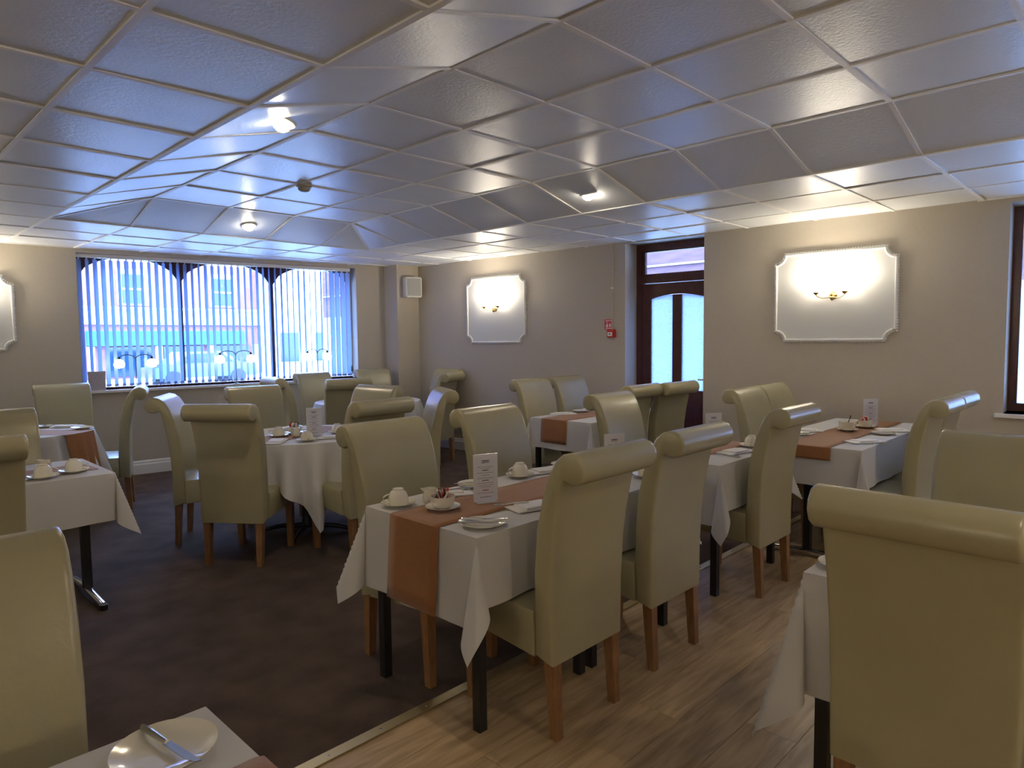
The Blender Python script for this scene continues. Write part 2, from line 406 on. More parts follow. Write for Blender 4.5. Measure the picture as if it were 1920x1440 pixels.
for (x, y, z, n, w_) in ((GX-SL/2, rowy(-4)+.3, (HP+HL)/2, (-sl, 0, -1), 'on the left slope behind the camera'), (GX+3*S+SL/2, rowy(-4)+.3, (HP+HL)/2, (sl, 0, -1), 'on the right slope behind the camera'), (-1.5, 3.2, HL, (0, 0, -1), 'in the low ceiling left of the photo'), (-1.5, -1.0, HL, (0, 0, -1), 'in the low ceiling behind and left of the camera')):
    downlight(x, y, z - 0.002, n, 'added fill downlight ' + w_)  # added out of view to lift the room's ambient light
t = thing('smoke_detector', 'small round beige smoke detector on the ceiling left of centre', 'detector', (2.581, 4.625, HP))
ob('base', MB().lathe([(0.055, 0.0), (0.055, -0.014), (0.048, -0.018), (0, -0.018)], 24).me('base', True), mat('detector_beige', (0.55, 0.50, 0.42), .5), t)
ob('sensor_head', MB().lathe([(0.042, -0.018), (0.045, -0.026), (0.040, -0.040), (0.026, -0.048), (0, -0.050)], 24).me('head', True), mat('detector_head', (0.45, 0.42, 0.36), .5), t)

# ------------------------------------------------------------------ big window and blinds
def place(o, F): o.matrix_world = F @ o.matrix_world; return o
def fob(name, mb, m, F, parent=None):
    o = ob(name, mb if not isinstance(mb, MB) else mb.me(name), m)
    o.matrix_world = F
    if parent is not None: o.parent = parent; o.matrix_parent_inverse = Matrix()
    return o
# three arched timber sashes
w1 = MB(); win = struct('window_1', MB().box(wx0, wx1, 0.20, 0.26, wz0, wz0 + 0.018), 'mahogany'); win.matrix_world = FW
cuts = [wx0 + 0.0, su(2.97), su(4.02), wx1]
for i in range(3):
    a, c = cuts[i], cuts[i+1]
    b = MB()
    b.box(a, a + 0.05 * (i == 0) + .022 * (i > 0), 0.20, 0.26, wz0 + .05, wz1); b.box(c - 0.05 * (i == 2) - .022 * (i < 2), c, 0.20, 0.26, wz0 + .05, wz1)
    # arched head: spandrel filled above a segmental arch
    n = 14; zb = wz1 - 0.24; zt = wz1 - 0.01; L = c - a - 0.044
    for k in range(n):
        u0, u1 = k / n, (k + 1) / n
        za = zb + (zt - zb) * (1 - (2*u0 - 1)**2) ** 0.6 if 0 < u0 < 1 else zb
        zc = zb + (zt - zb) * (1 - (2*u1 - 1)**2) ** 0.6 if 0 < u1 < 1 else zb
        xa, xc = a + .022 + L*u0, a + .022 + L*u1
        vs = [(xa, .20, za), (xc, .20, zc), (xc, .20, wz1), (xa, .20, wz1), (xa, .26, za), (xc, .26, zc), (xc, .26, wz1), (xa, .26, wz1)]
        b.add(vs, [(0, 1, 2, 3), (4, 7, 6, 5), (0, 4, 5, 1), (3, 2, 6, 7)])
    fr = ob('arched_sash', b.me('arched_sash', merge=True), 'mahogany', win)
    ob('pane', MB().box(a + .022, c - .022, 0.226, 0.232, wz0 + .05, wz1), 'glass', win)
sill = struct('trim_2', MB().box(wx0 - 0.02, wx1 + 0.03, -0.045, 0.20, wz0 - 0.028, wz0), 'white_paint'); sill.matrix_world = FW
# vertical blind: head rail, vanes, bottom chain and weights
vb = thing('vertical_blind', 'pale blue-white vertical blind hanging in the wide window on the left', 'blind', (0, 0, 0))
vb.matrix_world = FW
BY = 0.075
ob('head_rail', MB().box(wx0 + .005, wx1 - .06, BY - 0.022, BY + 0.022, wz1 - 0.042, wz1 - 0.002), 'white_paint', vb)
VN = 42; pitch = (wx1 - .09 - wx0 - .03) / (VN - 1); VH = wz1 - 0.06 - (wz0 + 0.035); vw = 0.083
vm = MB()
# slightly curved vane
n = 4; vs = []; fs = []
for k in range(n + 1):
    u = (k / n - .5); yy = 0.004 * (1 - 4 * u * u)
    vs += [(u * vw, yy, 0), (u * vw, yy, VH)]
for k in range(n): fs.append((2*k, 2*k+2, 2*k+3, 2*k+1))
vme = mesh('vane', vs, fs, True); vme.materials.append(M['vane'])
wgt = MB().box(-0.040, 0.040, -0.003, 0.005, -0.003, 0.022).me('vane_weight'); wgt.materials.append(M['vane'])
hng = MB().box(-0.012, 0.012, -0.002, 0.002, VH, VH + 0.022).me('vane_hook'); hng.materials.append(M['white'])
chain = MB()
prev = None
for i in range(VN):
    ang = math.radians(56 + 4 * math.sin(i * 1.7) + random.uniform(-2, 2))
    if i > VN - 5: ang = math.radians(20)
    x = wx0 + .03 + i * pitch
    v = ob('vane', vme, None, vb, (x, BY, wz0 + 0.035), (0, 0, ang))
    ob('weight', wgt, None, v); ob('hook', hng, None, v)
ob('pull_cord', MB().tube([(wx1 - .075, BY - .03, wz1 - .05), (wx1 - .07, BY - .03, 1.5), (wx1 - .072, BY - .03, 1.12)], 0.003, 6), 'white', vb)
ob('cord_weight', MB().lathe([(0.002, 1.12), (0.008, 1.11), (0.010, 1.05), (0.006, 1.04), (0, 1.04)], 10, Matrix.Translation((wx1 - .072, BY - .03, 0))).me('cw', True), 'bronze', vb)
# sill chain linking the vanes
mb = MB()
for i in range(VN - 1):
    x = wx0 + .03 + i * pitch
    mb.tube([(x, BY - .034, wz0 + .034), (x + pitch*.5, BY - .036, wz0 + .022), (x + pitch, BY - .034, wz0 + .034)], 0.0016, 4)
tag(ob('bottom_chain', mb, 'bronze', vb), kind='stuff')
# twin arm window lamps
def window_lamp(x, lab, spread=0.16, hgt=0.40):
    p = FW @ Vector((su(x), -0.012, 0)); t = thing('twin_arm_lamp', lab, 'lamp', (p.x, p.y, wz0), WANG, 'twin arm lamps on the window sill')
    ob('base', MB().lathe([(0.028, 0), (0.028, 0.006), (0.012, 0.012), (0, 0.013)], 16).me('lb', True), 'bronze', t)
    ob('stem', MB().tube([(0, 0, 0.01), (0, 0, hgt * .55), (0, 0, hgt - .06)], 0.004, 6), 'bronze', t)
    for s in (-1, 1):
        pts = []
        for k in range(11):
            a = PI * k / 10 * .86
            pts.append((s * (spread/2) * (1 - math.cos(a)) * .98, 0, hgt - .06 + 0.055 * math.sin(a)))
        ob('arm', MB().tube(pts, 0.005, 6), 'bronze', t)
        e = pts[-1]
        ob('socket', MB().lathe([(0.006, 0.012), (0.012, 0.0), (0.018, -0.018), (0, -0.018)], 12, Matrix.Translation(e)).me('sk', True), 'bronze', t)
        ob('shade', MB().lathe([(0.016, -0.018), (0.038, -0.030), (0.052, -0.058), (0.054, -0.080), (0.042, -0.106), (0.0, -0.116)], 16, Matrix.Translation(e)).me('sh', True, 60), 'lampshade', t)
window_lamp(2.45, 'twin arm lamp with two glowing shades on the window sill, leftmost', 0.17, 0.38)
window_lamp(3.50, 'twin arm lamp with two glowing shades, middle of the big window sill', 0.19, 0.40)
window_lamp(4.505, 'twin arm lamp with two glowing shades, right end of the big window sill', 0.14, 0.40)
p = FW @ Vector((su(2.08), 0.0, 0)); t = thing('card_box', 'plain mauve-grey box standing on the left end of the window sill', 'box', (p.x, p.y, wz0), WANG)
ob('carton', MB().box(-0.078, 0.078, -0.022, 0.028, 0, 0.20), 'boxcard', t); ob('lid', MB().box(-0.081, 0.081, -0.024, 0.030, 0.17, 0.204), 'boxcard', t)
# ------------------------------------------------------------------ brown door in its recess
def DX(y): return sv(y)
door_y = 0.235           # depth of the frame plane behind the wall face
dr = struct('door_1', MB().box(d0, d0 + 0.058, door_y, door_y + .09, 0, 2.444), 'mahogany'); dr.matrix_world = FD
D = lambda y: sv(y)
def dbox(name, y0, y1, z0, z1, t0, t1, m='mahogany'): return ob(name, MB().box(y0, y1, t0, t1, z0, z1), m, dr)
a0, a1 = d0 + .058, d1 - .058
dbox('frame_jamb', a1, d1, 0, 2.444, door_y, door_y + .09)
dbox('frame_head', a0, a1, 2.385, 2.444, door_y, door_y + .09)
dbox('transom_bar', a0, a1, 2.03, 2.105, door_y - .012, door_y + .09)
fr = dbox('transom_sash', a0, a0 + .035, 2.105, 2.385, door_y + .02, door_y + .06, 'mahogany')
ob('sash_rail', MB().box(a0 + .035, a1 - .035, door_y + .02, door_y + .06, 2.105, 2.13).box(a0 + .035, a1 - .035, door_y + .02, door_y + .06, 2.36, 2.385).box(a1 - .035, a1, door_y + .02, door_y + .06, 2.105, 2.385), 'mahogany', dr)
ob('pane', MB().box(a0 + .035, a1 - .035, door_y + .038, door_y + .042, 2.13, 2.36), 'glass', dr)
# the leaf: stiles, rails, arched top rail, mullion, two obscured panes, lower panels
L0, L1 = a0 + .004, a1 - .004; T0_, T1_ = door_y + .015, door_y + .055
st = 0.105; mid = (L0 + L1) / 2
leaf = ob('door_leaf', MB().box(L0, L0 + st, T0_, T1_, 0.01, 2.026).box(L1 - st, L1, T0_, T1_, 0.01, 2.026).box(L0 + st, L1 - st, T0_, T1_, 0.01, 0.20).box(L0 + st, L1 - st, T0_, T1_, 0.80, 0.90).box(mid - .052, mid + .052, T0_, T1_, 0.20, 0.80).box(mid - .052, mid + .052, T0_, T1_, 0.90, 1.90), 'mahogany', dr)
n = 12; b = MB()
for k in range(n):
    u0 = L0 + st + (L1 - L0 - 2*st) * k / n; u1 = L0 + st + (L1 - L0 - 2*st) * (k+1) / n
    f = lambda u: 1.862 + 0.045 * (1 - ((u - mid) / (mid - L0 - st)) ** 2)
    b.prism([(u0, f(u0)), (u1, f(u1)), (u1, 2.026), (u0, 2.026)], T0_, T1_)
ob('arched_top_rail', b.me('atr', merge=True), 'mahogany', leaf)
for (u0, u1) in ((L0 + st, mid - .052), (mid + .052, L1 - st)):
    ob('obscured_pane', MB().box(u0, u1, T0_ + .016, T0_ + .022, 0.90, 1.90), 'frosted', leaf)
    ob('lower_panel', MB().box(u0, u1, T0_ + .012, T1_ - .008, 0.20, 0.80).box(u0 + .04, u1 - .04, T0_ + .004, T0_ + .012, 0.25, 0.75), 'mahogany', leaf)
ob('handle', MB().tube([(L1 - .05, T0_, 1.02), (L1 - .05, T0_ - .04, 1.02), (L1 - .15, T0_ - .045, 1.02)], 0.008, 8).box(L1 - .07, L1 - .03, T0_ - .006, T0_, .94, 1.10), 'brass', leaf)
ob('threshold', MB().box(d0, d1, 0.0, door_y + .09, -0.01, 0.012), 'board', dr)
# ------------------------------------------------------------------ window at the right edge
w2 = struct('window_2', MB().box(e0 + .0, e0 + .06, 0.265, 0.33, ez0, ez1), 'mahogany'); w2.matrix_world = FD
ob('frame_rail', MB().box(e0 + .06, e1, 0.265, 0.33, ez0, ez0 + .06), 'mahogany', w2)
ob('frame_rail', MB().box(e0 + .06, e1, 0.265, 0.33, ez1 - .06, ez1), 'mahogany', w2)
ob('frame_stile', MB().box(e1 - .06, e1, 0.265, 0.33, ez0 + .06, ez1 - .06), 'mahogany', w2)
ob('mullion', MB().box((e0+e1)/2 - .03, (e0+e1)/2 + .03, 0.265, 0.33, ez0 + .06, ez1 - .06), 'mahogany', w2)
ob('pane', MB().box(e0 + .06, e1 - .06, 0.295, 0.30, ez0 + .06, ez1 - .06), 'glass', w2)
o = struct('trim_3', MB().box(e0 - 0.05, e1 + .05, -0.035, 0.265, ez0 - .028, ez0), 'white_paint'); o.matrix_world = FD

# ------------------------------------------------------------------ wall panels and sconces
def outline(w, h, r, n=8):
    pts = []
    for cx, cz, a0_ in ((w/2, h/2, 1.5*PI), (-w/2, h/2, 0.0), (-w/2, -h/2, .5*PI), (w/2, -h/2, PI)):
        # concave quarter circle centred on the corner, traversed counter clockwise round the panel
        seq = [a0_ - (PI/2) * k / n for k in range(n + 1)]
        pts += [(cx + r * math.cos(a), cz + r * math.sin(a)) for a in seq]
    return pts
def wall_panel(F, s, z, w, h, lab, r=0.085):
    t = thing('wall_panel', lab, 'panel'); t.matrix_world = F @ Matrix.Translation((s, 0, z))
    pts = outline(w - .02, h - .02, r)
    ob('field', MB().prism(pts, -0.006, 0.0), 'panel', t)
    po = outline(w, h, r)
    ob('moulding', MB().tube([(x, -0.010, z_) for x, z_ in po], 0.012, 8, True).me('md', True, 60), 'white_paint', t)
    # rope of beads along the outer edge
    bd = MB(); pl = [Vector((x, 0, z_)) for x, z_ in outline(w + .022, h + .022, r)]; pl.append(pl[0])
    acc = 0; step = 0.022
    for a, c in zip(pl[:-1], pl[1:]):
        L = (c - a).length
        while acc < L:
            p = a.lerp(c, acc / L); bd.lathe([(0.0, -0.0), (0.010, -0.002), (0.011, -0.008), (0.006, -0.015), (0, -0.016)], 6, Matrix.Translation((p.x, 0, p.z)) @ Matrix.Rotation(-PI/2, 4, 'X')); acc += step
        acc -= L
    for v in bd.v: v.y = -abs(v.y)
    tag(ob('beading', bd.me('bd', True, 60), 'white_paint', t), kind='stuff')
    return t
def sconce(F, s, z, lab, span=0.115, energy=1.0):
    t = thing('wall_sconce', lab, 'wall lamp', group='twin arm brass wall sconces'); t.matrix_world = F @ Matrix.Translation((s, -0.006, z))
    ob('back_plate', MB().lathe([(0.034, 0), (0.034, 0.006), (0.026, 0.014), (0.014, 0.030), (0.010, 0.050), (0, 0.052)], 20, Matrix.Rotation(PI/2, 4, 'X')).me('bp', True), 'brass', t)
    ob('finial', MB().lathe([(0, -0.045), (0.010, -0.035), (0.018, -0.018), (0.012, -0.004), (0.004, 0.0)], 14, Matrix.Translation((0, -0.035, -0.004))).me('fi', True, 60), 'brass', t)
    for k in (-1, 1):
        a = ob('arm', MB().tube([(0, -.035, -.005), (k*.03, -.050, -.020), (k*.07, -.068, -.024), (k*(span - .01), -.080, -.008), (k*span, -.082, .008)], 0.0042, 8).me('arm', True, 60), 'brass', t)
        ob('cup', MB().lathe([(0.004, .004), (0.014, .010), (0.024, .022), (0.026, .028), (0, .028)], 16, Matrix.Translation((k*span, -.082, 0))).me('cup', True), 'brass', a)
        ob('shade', MB().lathe([(0.016, .026), (0.030, .038), (0.042, .062), (0.048, .090), (0.056, .125), (0.052, .125), (0.044, .090), (0.036, .062), (0.012, .036), (0, .034)], 18, Matrix.Translation((k*span, -.082, 0))).me('shade', True, 70), 'shade', a)
        l = bpy.data.lights.new('sconce_bulb', 'POINT'); l.energy = 3.6 * LAMP * energy; l.color = (1.0, 0.87, 0.68); l.shadow_soft_size = 0.03
        lo = bpy.data.objects.new('sconce_bulb', l); COL.objects.link(lo); lo.parent = t; lo.location = (k*span, -.082, .145)
s2 = sv(2.08)
wall_panel(FD, s2, 1.795, 0.965, 0.755, 'large pale wall panel with notched corners right of the brown door')
sconce(FD, s2, 1.80, 'twin arm brass sconce on the large panel right of the brown door')
s1 = sv(6.01)
wall_panel(FD, s1, 1.815, 0.965, 0.80, 'smaller-looking pale wall panel with notched corners left of the fire alarm point')
sconce(FD, s1, 1.83, 'twin arm brass sconce on the panel between loudspeaker and fire alarm point')
wall_panel(FW, su(1.40) - .4825, 1.77, 0.965, 0.72, 'pale wall panel cut by the left edge of the photo')
sconce(FW, su(1.40) - .50, 1.80, 'twin arm sconce on the panel at the left edge of the photo', energy=2.2)
# sconces added on the unseen walls for warm fill and a brighter ceiling
FL = Matrix.Translation((-4.0, 0, 0)) @ Matrix.Rotation(PI/2, 4, 'Z')
FB = Matrix.Translation((0, -3.7, 0)) @ Matrix.Rotation(PI, 4, 'Z')
for s, w_ in ((1.0, 'nearer'), (5.0, 'farther')): sconce(FL, s, 1.83, 'added twin arm fill sconce on the unseen left wall, %s one' % w_, energy=2.8)
for s, w_ in ((2.0, 'left'), (-2.5, 'right')): sconce(FB, s, 1.83, 'added twin arm fill sconce on the unseen wall behind the camera, %s one' % w_, energy=3.2)

# ------------------------------------------------------------------ loudspeaker, fire alarm point, conduit
t = thing('wall_loudspeaker', 'small off-white loudspeaker mounted in the corner right of the big window', 'loudspeaker', (5.66, 7.33, 2.025), math.radians(-14))
bxm = MB().box(-.115, .115, -.03, .11, 0, .27).me('cab'); bm = bmesh.new(); bm.from_mesh(bxm); bmesh.ops.bevel(bm, geom=bm.edges[:], offset=.012, segments=2, affect='EDGES'); bm.to_mesh(bxm); bm.free()
ob('cabinet', bxm, 'speaker', t)
ob('grille', MB().box(-.095, .095, -.038, -.028, .02, .25), 'grille', t)
ob('bracket', MB().box(-.02, .02, .10, .16, .10, .17), 'speaker', t)
t = thing('fire_alarm_point', 'red break-glass fire alarm point under a red sign beside the brown door', 'fire alarm'); t.matrix_world = FD @ Matrix.Translation((sv(4.305), 0, 1.457))
bxm = MB().box(-.045, .045, -.05, 0, 0, .088).me('cp'); bm = bmesh.new(); bm.from_mesh(bxm); bmesh.ops.bevel(bm, geom=bm.edges[:], offset=.006, segments=2, affect='EDGES'); bm.to_mesh(bxm); bm.free()
ob('housing', bxm, 'red', t)
ob('glass_front', MB().box(-.030, .024, -.054, -.050, .018, .058), 'white', t); ob('push_spot', MB().lathe([(.009, -.0), (.009, .002), (0, .002)], 14, Matrix.Translation((-.003, -.054, .038)) @ Matrix.Rotation(PI/2, 4, 'X')), 'black', t)
t = thing('fire_sign', 'small red and white fire alarm sign above the red call point', 'sign'); t.matrix_world = FD @ Matrix.Translation((sv(4.355), -.003, 1.60))
ob('plate', MB().box(-.050, .050, -.003, .003, -.055, .055), 'signred', t)
sg = MB()
# white hand pressing a button and a flame, the emblem of a call point sign
sg.prism([(-.030, -.005), (-.022, -.005), (-.018, .020), (-.012, .020), (-.010, -.004), (-.004, -.012), (-.006, -.030), (-.026, -.030), (-.034, -.014)], -.0036, -.003)
sg.prism([(.010, -.028), (.026, -.026), (.032, -.010), (.026, .006), (.024, -.004), (.018, .018), (.010, .000), (.006, -.014)], -.0036, -.003)
sg.box(-.034, -.006, -.0036, -.003, .026, .030); sg.box(-.036, .036, -.0036, -.003, .038, .045); sg.box(-.036, .036, -.0036, -.003, -.046, -.038)
ob('emblem', sg, 'white', t)
t = thing('cable_conduit', 'thin cream cable conduit running from fire alarm point to ceiling', 'conduit'); t.matrix_world = FD @ Matrix.Translation((sv(4.305), 0, 0))
ob('trunking', MB().box(-.008, .008, -.016, 0, 1.545, 2.45), 'wall', t)
o = ob('clip', MB().box(-.011, .011, -.018, 0, 1.98, 1.995), 'white_paint', t)
# ------------------------------------------------------------------ street outside
K = 1.7
def FX(x, z): return (K * x, 1.47 + K * (z - 1.47))
st = struct('street_ground', MB().box(-20, 60, 8.9, 34, -0.5, -0.35), 'tarmac')
struct('street_pavement', MB().box(-20, 60, 30.5, 34.2, -0.35, -0.22), 'pave')
struct('side_yard_ground', MB().box(6.9, 30, -12, 8.9, -0.5, -0.35), 'pave')
bd = thing('street_building', 'brick building with teal shopfront across the street seen through the blinds', 'building', (0, 34, -0.35))
def fbox(name, x0, x1, z0, z1, m, par, d0_=0.0, d1_=0.2):
    (X0, Z0), (X1, Z1) = FX(x0, z0), FX(x1, z1); return ob(name, MB().box(X0, X1, d0_, d1_, Z0 + .35, Z1 + .35), m, par)
fbox('facade', -6, 30, 0.4, 6.3, 'brick', bd, 0.2, 3.0)
fbox('white_band', -6, 30, 1.93, 2.36, 'stucco', bd, 0.05, 0.2)
fbox('cornice', -6, 30, 2.33, 2.40, 'stucco', bd, -0.1, 0.2)
fbox('shop_fascia', 4.9, 9.0, 1.37, 1.76, 'teal', bd, -0.15, 0.2)
for x in (5.35, 6.75, 8.1): fbox('shop_window', x, x + 1.1, 0.55, 1.33, 'darkglass', bd, 0.1, 0.2)
for x in (4.9, 6.55, 7.95, 9.3): fbox('shop_pier', x, x + .16, 0.35, 1.35, 'stucco', bd, 0, 0.25)
for x in (-1.5, 1.2, 3.2, 5.72, 8.15, 10.3, 12.6, 15, 17.4, 20):
    f = fbox('window_surround', x - .06, x + .72, 2.45, 3.42, 'stucco', bd, 0.12, 0.2)
    fbox('sash_window', x + .06, x + .60, 2.5, 3.28, 'darkglass', f, 0.08, 0.12)
    fbox('meeting_rail', x + .06, x + .60, 2.86, 2.91, 'stucco', f, 0.04, 0.08)
fbox('white_bay', 9.6, 12.4, 0.4, 3.7, 'stucco', bd, -0.6, 0.2)
fbox('white_bay_window', 10.0, 10.6, 0.8, 1.7, 'darkglass', bd, -0.65, -0.6)
fbox('white_bay_window', 11.2, 11.9, 0.8, 1.7, 'darkglass', bd, -0.65, -0.6)
# a parked dark car on the far side
t = thing('parked_car', 'dark blue parked car in the street seen low through the blinds', 'car', (11.2, 29.2, -0.35))
ob('body', MB().prism([(-2.1, .35), (-2.1, .75), (-1.3, .9), (-.8, 1.38), (.7, 1.4), (1.35, .95), (2.1, .82), (2.15, .35)], -.8, .8), 'carpaint', t)
ob('side_glass', MB().prism([(-1.1, .92), (-.72, 1.3), (.62, 1.32), (1.1, .95)], -.82, .82), 'darkglass', t)
for x in (-1.3, 1.3):
    for y in (-.75, .75): ob('wheel', MB().lathe([(.32, -.1), (.32, .1)], 18, Matrix.Translation((x, y, .32)) @ Matrix.Rotation(PI/2, 4, 'X')), 'black', t)
# brick house across the yard, seen over the door
t = thing('neighbour_house', 'red brick house beyond the door with a white line across it', 'house', (12.0, 6.5, -0.35))
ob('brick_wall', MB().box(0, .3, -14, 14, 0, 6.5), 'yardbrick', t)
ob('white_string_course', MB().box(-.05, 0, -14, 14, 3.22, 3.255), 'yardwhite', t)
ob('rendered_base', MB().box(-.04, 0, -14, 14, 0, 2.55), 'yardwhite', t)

# ------------------------------------------------------------------ chairs
def chair_parts():
    P_ = [(-.150, .305), (-.150, .47), (-.154, .62), (-.170, .78), (-.200, .90), (-.234, .99), (-.264, 1.040), (-.298, 1.067),
          (-.335, 1.076), (-.367, 1.067), (-.388, 1.043), (-.394, 1.013), (-.384, .984), (-.360, .966), (-.332, .962), (-.308, .972), (-.294, .972), (-.288, .955),
          (-.278, .900), (-.258, .80), (-.243, .68), (-.235, .50), (-.235, .285)]
    c = (-.19, .66)
    def half(z): return 0.214 + 0.016 * max(0, (z - .3) / .77)
    n = len(P_); vs = []
    # inset rings towards both ends for rounded sides
    norms = []
    for i in range(n):
        a = Vector(P_[i-1]); b_ = Vector(P_[(i+1) % n]); d = (b_ - a).normalized(); norms.append(Vector((d.y, -d.x)))
    sgn = 1
    # orientation test
    area = sum(P_[i-1][0]*P_[i][1] - P_[i][0]*P_[i-1][1] for i in range(n))
    if area < 0: sgn = -1
    rings = [(-1, .000, .011), (-1, .003, .004), (-1, .010, 0), (-1, .020, 0), (0, 0, 0), (1, .020, 0), (1, .010, 0), (1, .003, .004), (1, .000, .011)]
    for s, ins, shr in rings:
        for i, (y, z) in enumerate(P_):
            w = half(z); x = s * (w - ins) if s else 0
            q = Vector((y, z)) - norms[i] * shr * sgn
            crown = 0.006 if (s == 0 and 1 <= i <= 5) else 0
            vs.append((x, q.x + crown, q.y))
    fs = []
    for k in range(len(rings) - 1):
        fs += [(k*n+i, k*n+(i+1) % n, (k+1)*n+(i+1) % n, (k+1)*n+i) for i in range(n)]
    fs += [tuple(range(n)), tuple(range((len(rings)-1)*n, len(rings)*n))[::-1]]
    back = mesh('backrest', vs, fs, True, 42); back.materials.append(M['leather'])
    # seat: side profile lofted over the width with a crowned top
    prof = [(-.150, .30), (.215, .335), (.246, .350), (.254, .385), (.250, .440), (.232, .466), (.20, .476), (.02, .480), (-.150, .474)]
    n = len(prof); vs = []; fs = []
    xs = [(-.222, .012), (-.216, .003), (-.195, 0), (0, -.004), (.195, 0), (.216, .003), (.222, .012)]
    for x, sh in xs:
        for (y, z) in prof:
            cz = .40
            zz = z - sh if z > cz else z + sh * .4
            vs.append((x, y - (sh if y > .2 else 0), zz))
    for k in range(len(xs) - 1):
        fs += [(k*n+i, k*n+(i+1) % n, (k+1)*n+(i+1) % n, (k+1)*n+i) for i in range(n)]
    fs += [tuple(range(n)), tuple(range((len(xs)-1)*n, len(xs)*n))[::-1]]
    seat = mesh('seat', vs, fs, True, 45); seat.materials.append(M['leather'])
    legs = []
    for (x, y, x2, y2, top) in ((-.180, -.205, -.178, -.222, .32), (.180, -.205, .178, -.222, .32), (-.188, .215, -.184, .220, .36), (.188, .215, .184, .220, .36)):
        a = MB()
        h, hb = .0235, .0175
        a.add([(x-h, y-h, top), (x+h, y-h, top), (x+h, y+h, top), (x-h, y+h, top), (x2-hb, y2-hb, 0), (x2+hb, y2-hb, 0), (x2+hb, y2+hb, 0), (x2-hb, y2+hb, 0)],
              [(0, 1, 2, 3), (4, 7, 6, 5), (0, 4, 5, 1), (1, 5, 6, 2), (2, 6, 7, 3), (3, 7, 4, 0)])
        m_ = a.me('leg'); m_.materials.append(M['oak']); legs.append(m_)
    return back, seat, legs
CB, CS, CL = chair_parts()
chair0 = thing('dining_chair', 'x', 'chair', (0, 0, 0), 0, 'cream leather scroll back dining chairs')
ob('backrest', CB, None, chair0); ob('seat', CS, None, chair0)
for l in CL: ob('leg', l, None, chair0)
first = [True]
def chair(x, y, fx, fy, lab):
    rz = math.atan2(-fx, fy)
    if first[0]:
        chair0.location = (x, y, 0); chair0.rotation_euler = (0, 0, rz); chair0['label'] = lab; first[0] = False; return chair0
    return dup(chair0, (x, y, 0), rz, lab)
CH = [
 (1.99, 1.775, 0.0, 1, 'cream scroll back chair nearest on the near side of the centre table, seen side on'),
 (2.675, 1.80, 0.0, 1, 'cream scroll back chair, middle of three standing side on right of centre'),
 (3.79, 1.81, 0.0, 1, 'cream scroll back chair, rightmost of the three side on chairs right of centre'),
 (1.915, 2.41, 0.02, -1, 'cream scroll back chair behind the sugar bowl at the centre table'),
 (2.69, 2.50, 0.0, -1, 'cream scroll back chair behind the upright menu card of the centre table'),
 (3.90, 2.50, 0.0, -1, 'cream scroll back chair behind the centre row, just left of the brown door'),
 (4.88, 1.97, 0.0, -1, 'left chair of the pair against the wall under the large panel'),
 (5.35, 1.97, 0.0, -1, 'right chair of the pair against the wall under the large panel'),
 (4.83, 1.30, 0.0, 1, 'nearer chair of the pair seen side on left of the right edge window'),
 (5.30, 1.30, 0.0, 1, 'farther chair of the pair seen side on left of the right edge window'),
 (4.77, 4.07, 0.0, -1, 'blue lit chair left of its twin at the small table before the door wall'),
 (5.31, 4.07, 0.0, -1, 'blue lit chair right of its twin at the small table before the door wall'),
 (4.73, 3.43, 0.0, 1, 'left chair with its back to us standing before the brown door'),
 (5.22, 3.36, 0.06, 1, 'right chair with its back to us standing before the brown door'),
 (2.01, 4.47, .79, .61, 'chair with its full back to us left of the round table cloth corner'),
 (2.04, 5.13, .84, -.54, 'chair seen side on at the left of the round table below the window'),
 (2.60, 5.38, -.10, -1, 'wide cream chair facing us behind the round table below the window'),
 (2.59, 4.06, -.04, 1, 'chair with a dark scroll back to us behind the left centre chair'),
 (3.05, 4.81, -.97, -.22, 'cream chair facing left at the right side of the round table'),
 (3.17, 4.26, -.88, .47, 'chair seen edge on with a blue lit front, right of the round table'),
 (3.72, 6.83, .99, -.10, 'chair seen from its side at the left of the far table, scroll below the sill'),
 (4.22, 7.16, .06, -1, 'pale chair facing us in front of the right end of the window'),
 (3.84, 6.22, .35, .94, 'brown looking chair with its back to us at the far table'),
 (5.08, 7.28, -.20, -.98, 'pale blue chair facing us in the far corner by the pillar'),
 (5.02, 6.27, -.40, .92, 'grey chair with its back to us at the right of the far table'),
 (5.44, 6.76, -1, -.0, 'chair mostly hidden behind the grey chair at the far table right'),
 (2.16, 0.425, 1, -.02, 'large foreground chair with its back to us at the lower right'),
 (2.86, 0.44, -1, .05, 'cream chair facing us at the right edge behind the foreground chair'),
 (0.118, 1.37, .0, -1, 'large foreground chair cut by the left edge, front facing us'),
 (0.41, 3.90, 0.06, 1, 'chair with its scroll back to us at the left edge of the photo'),
 (0.69, 4.665, 0.0, -1, 'cream chair facing us at the left edge behind the two teacups'),
 (1.60, 7.28, -.08, -1, 'cream chair standing against the wall left of the window'),
 (1.70, 6.72, -.94, .33, 'slim side view of a chair right of the left rear table under the window'),
 (0.62, 6.66, 1, -.1, 'chair barely showing at the left edge beside the left rear table'),
]
for c in CH: chair(*c)

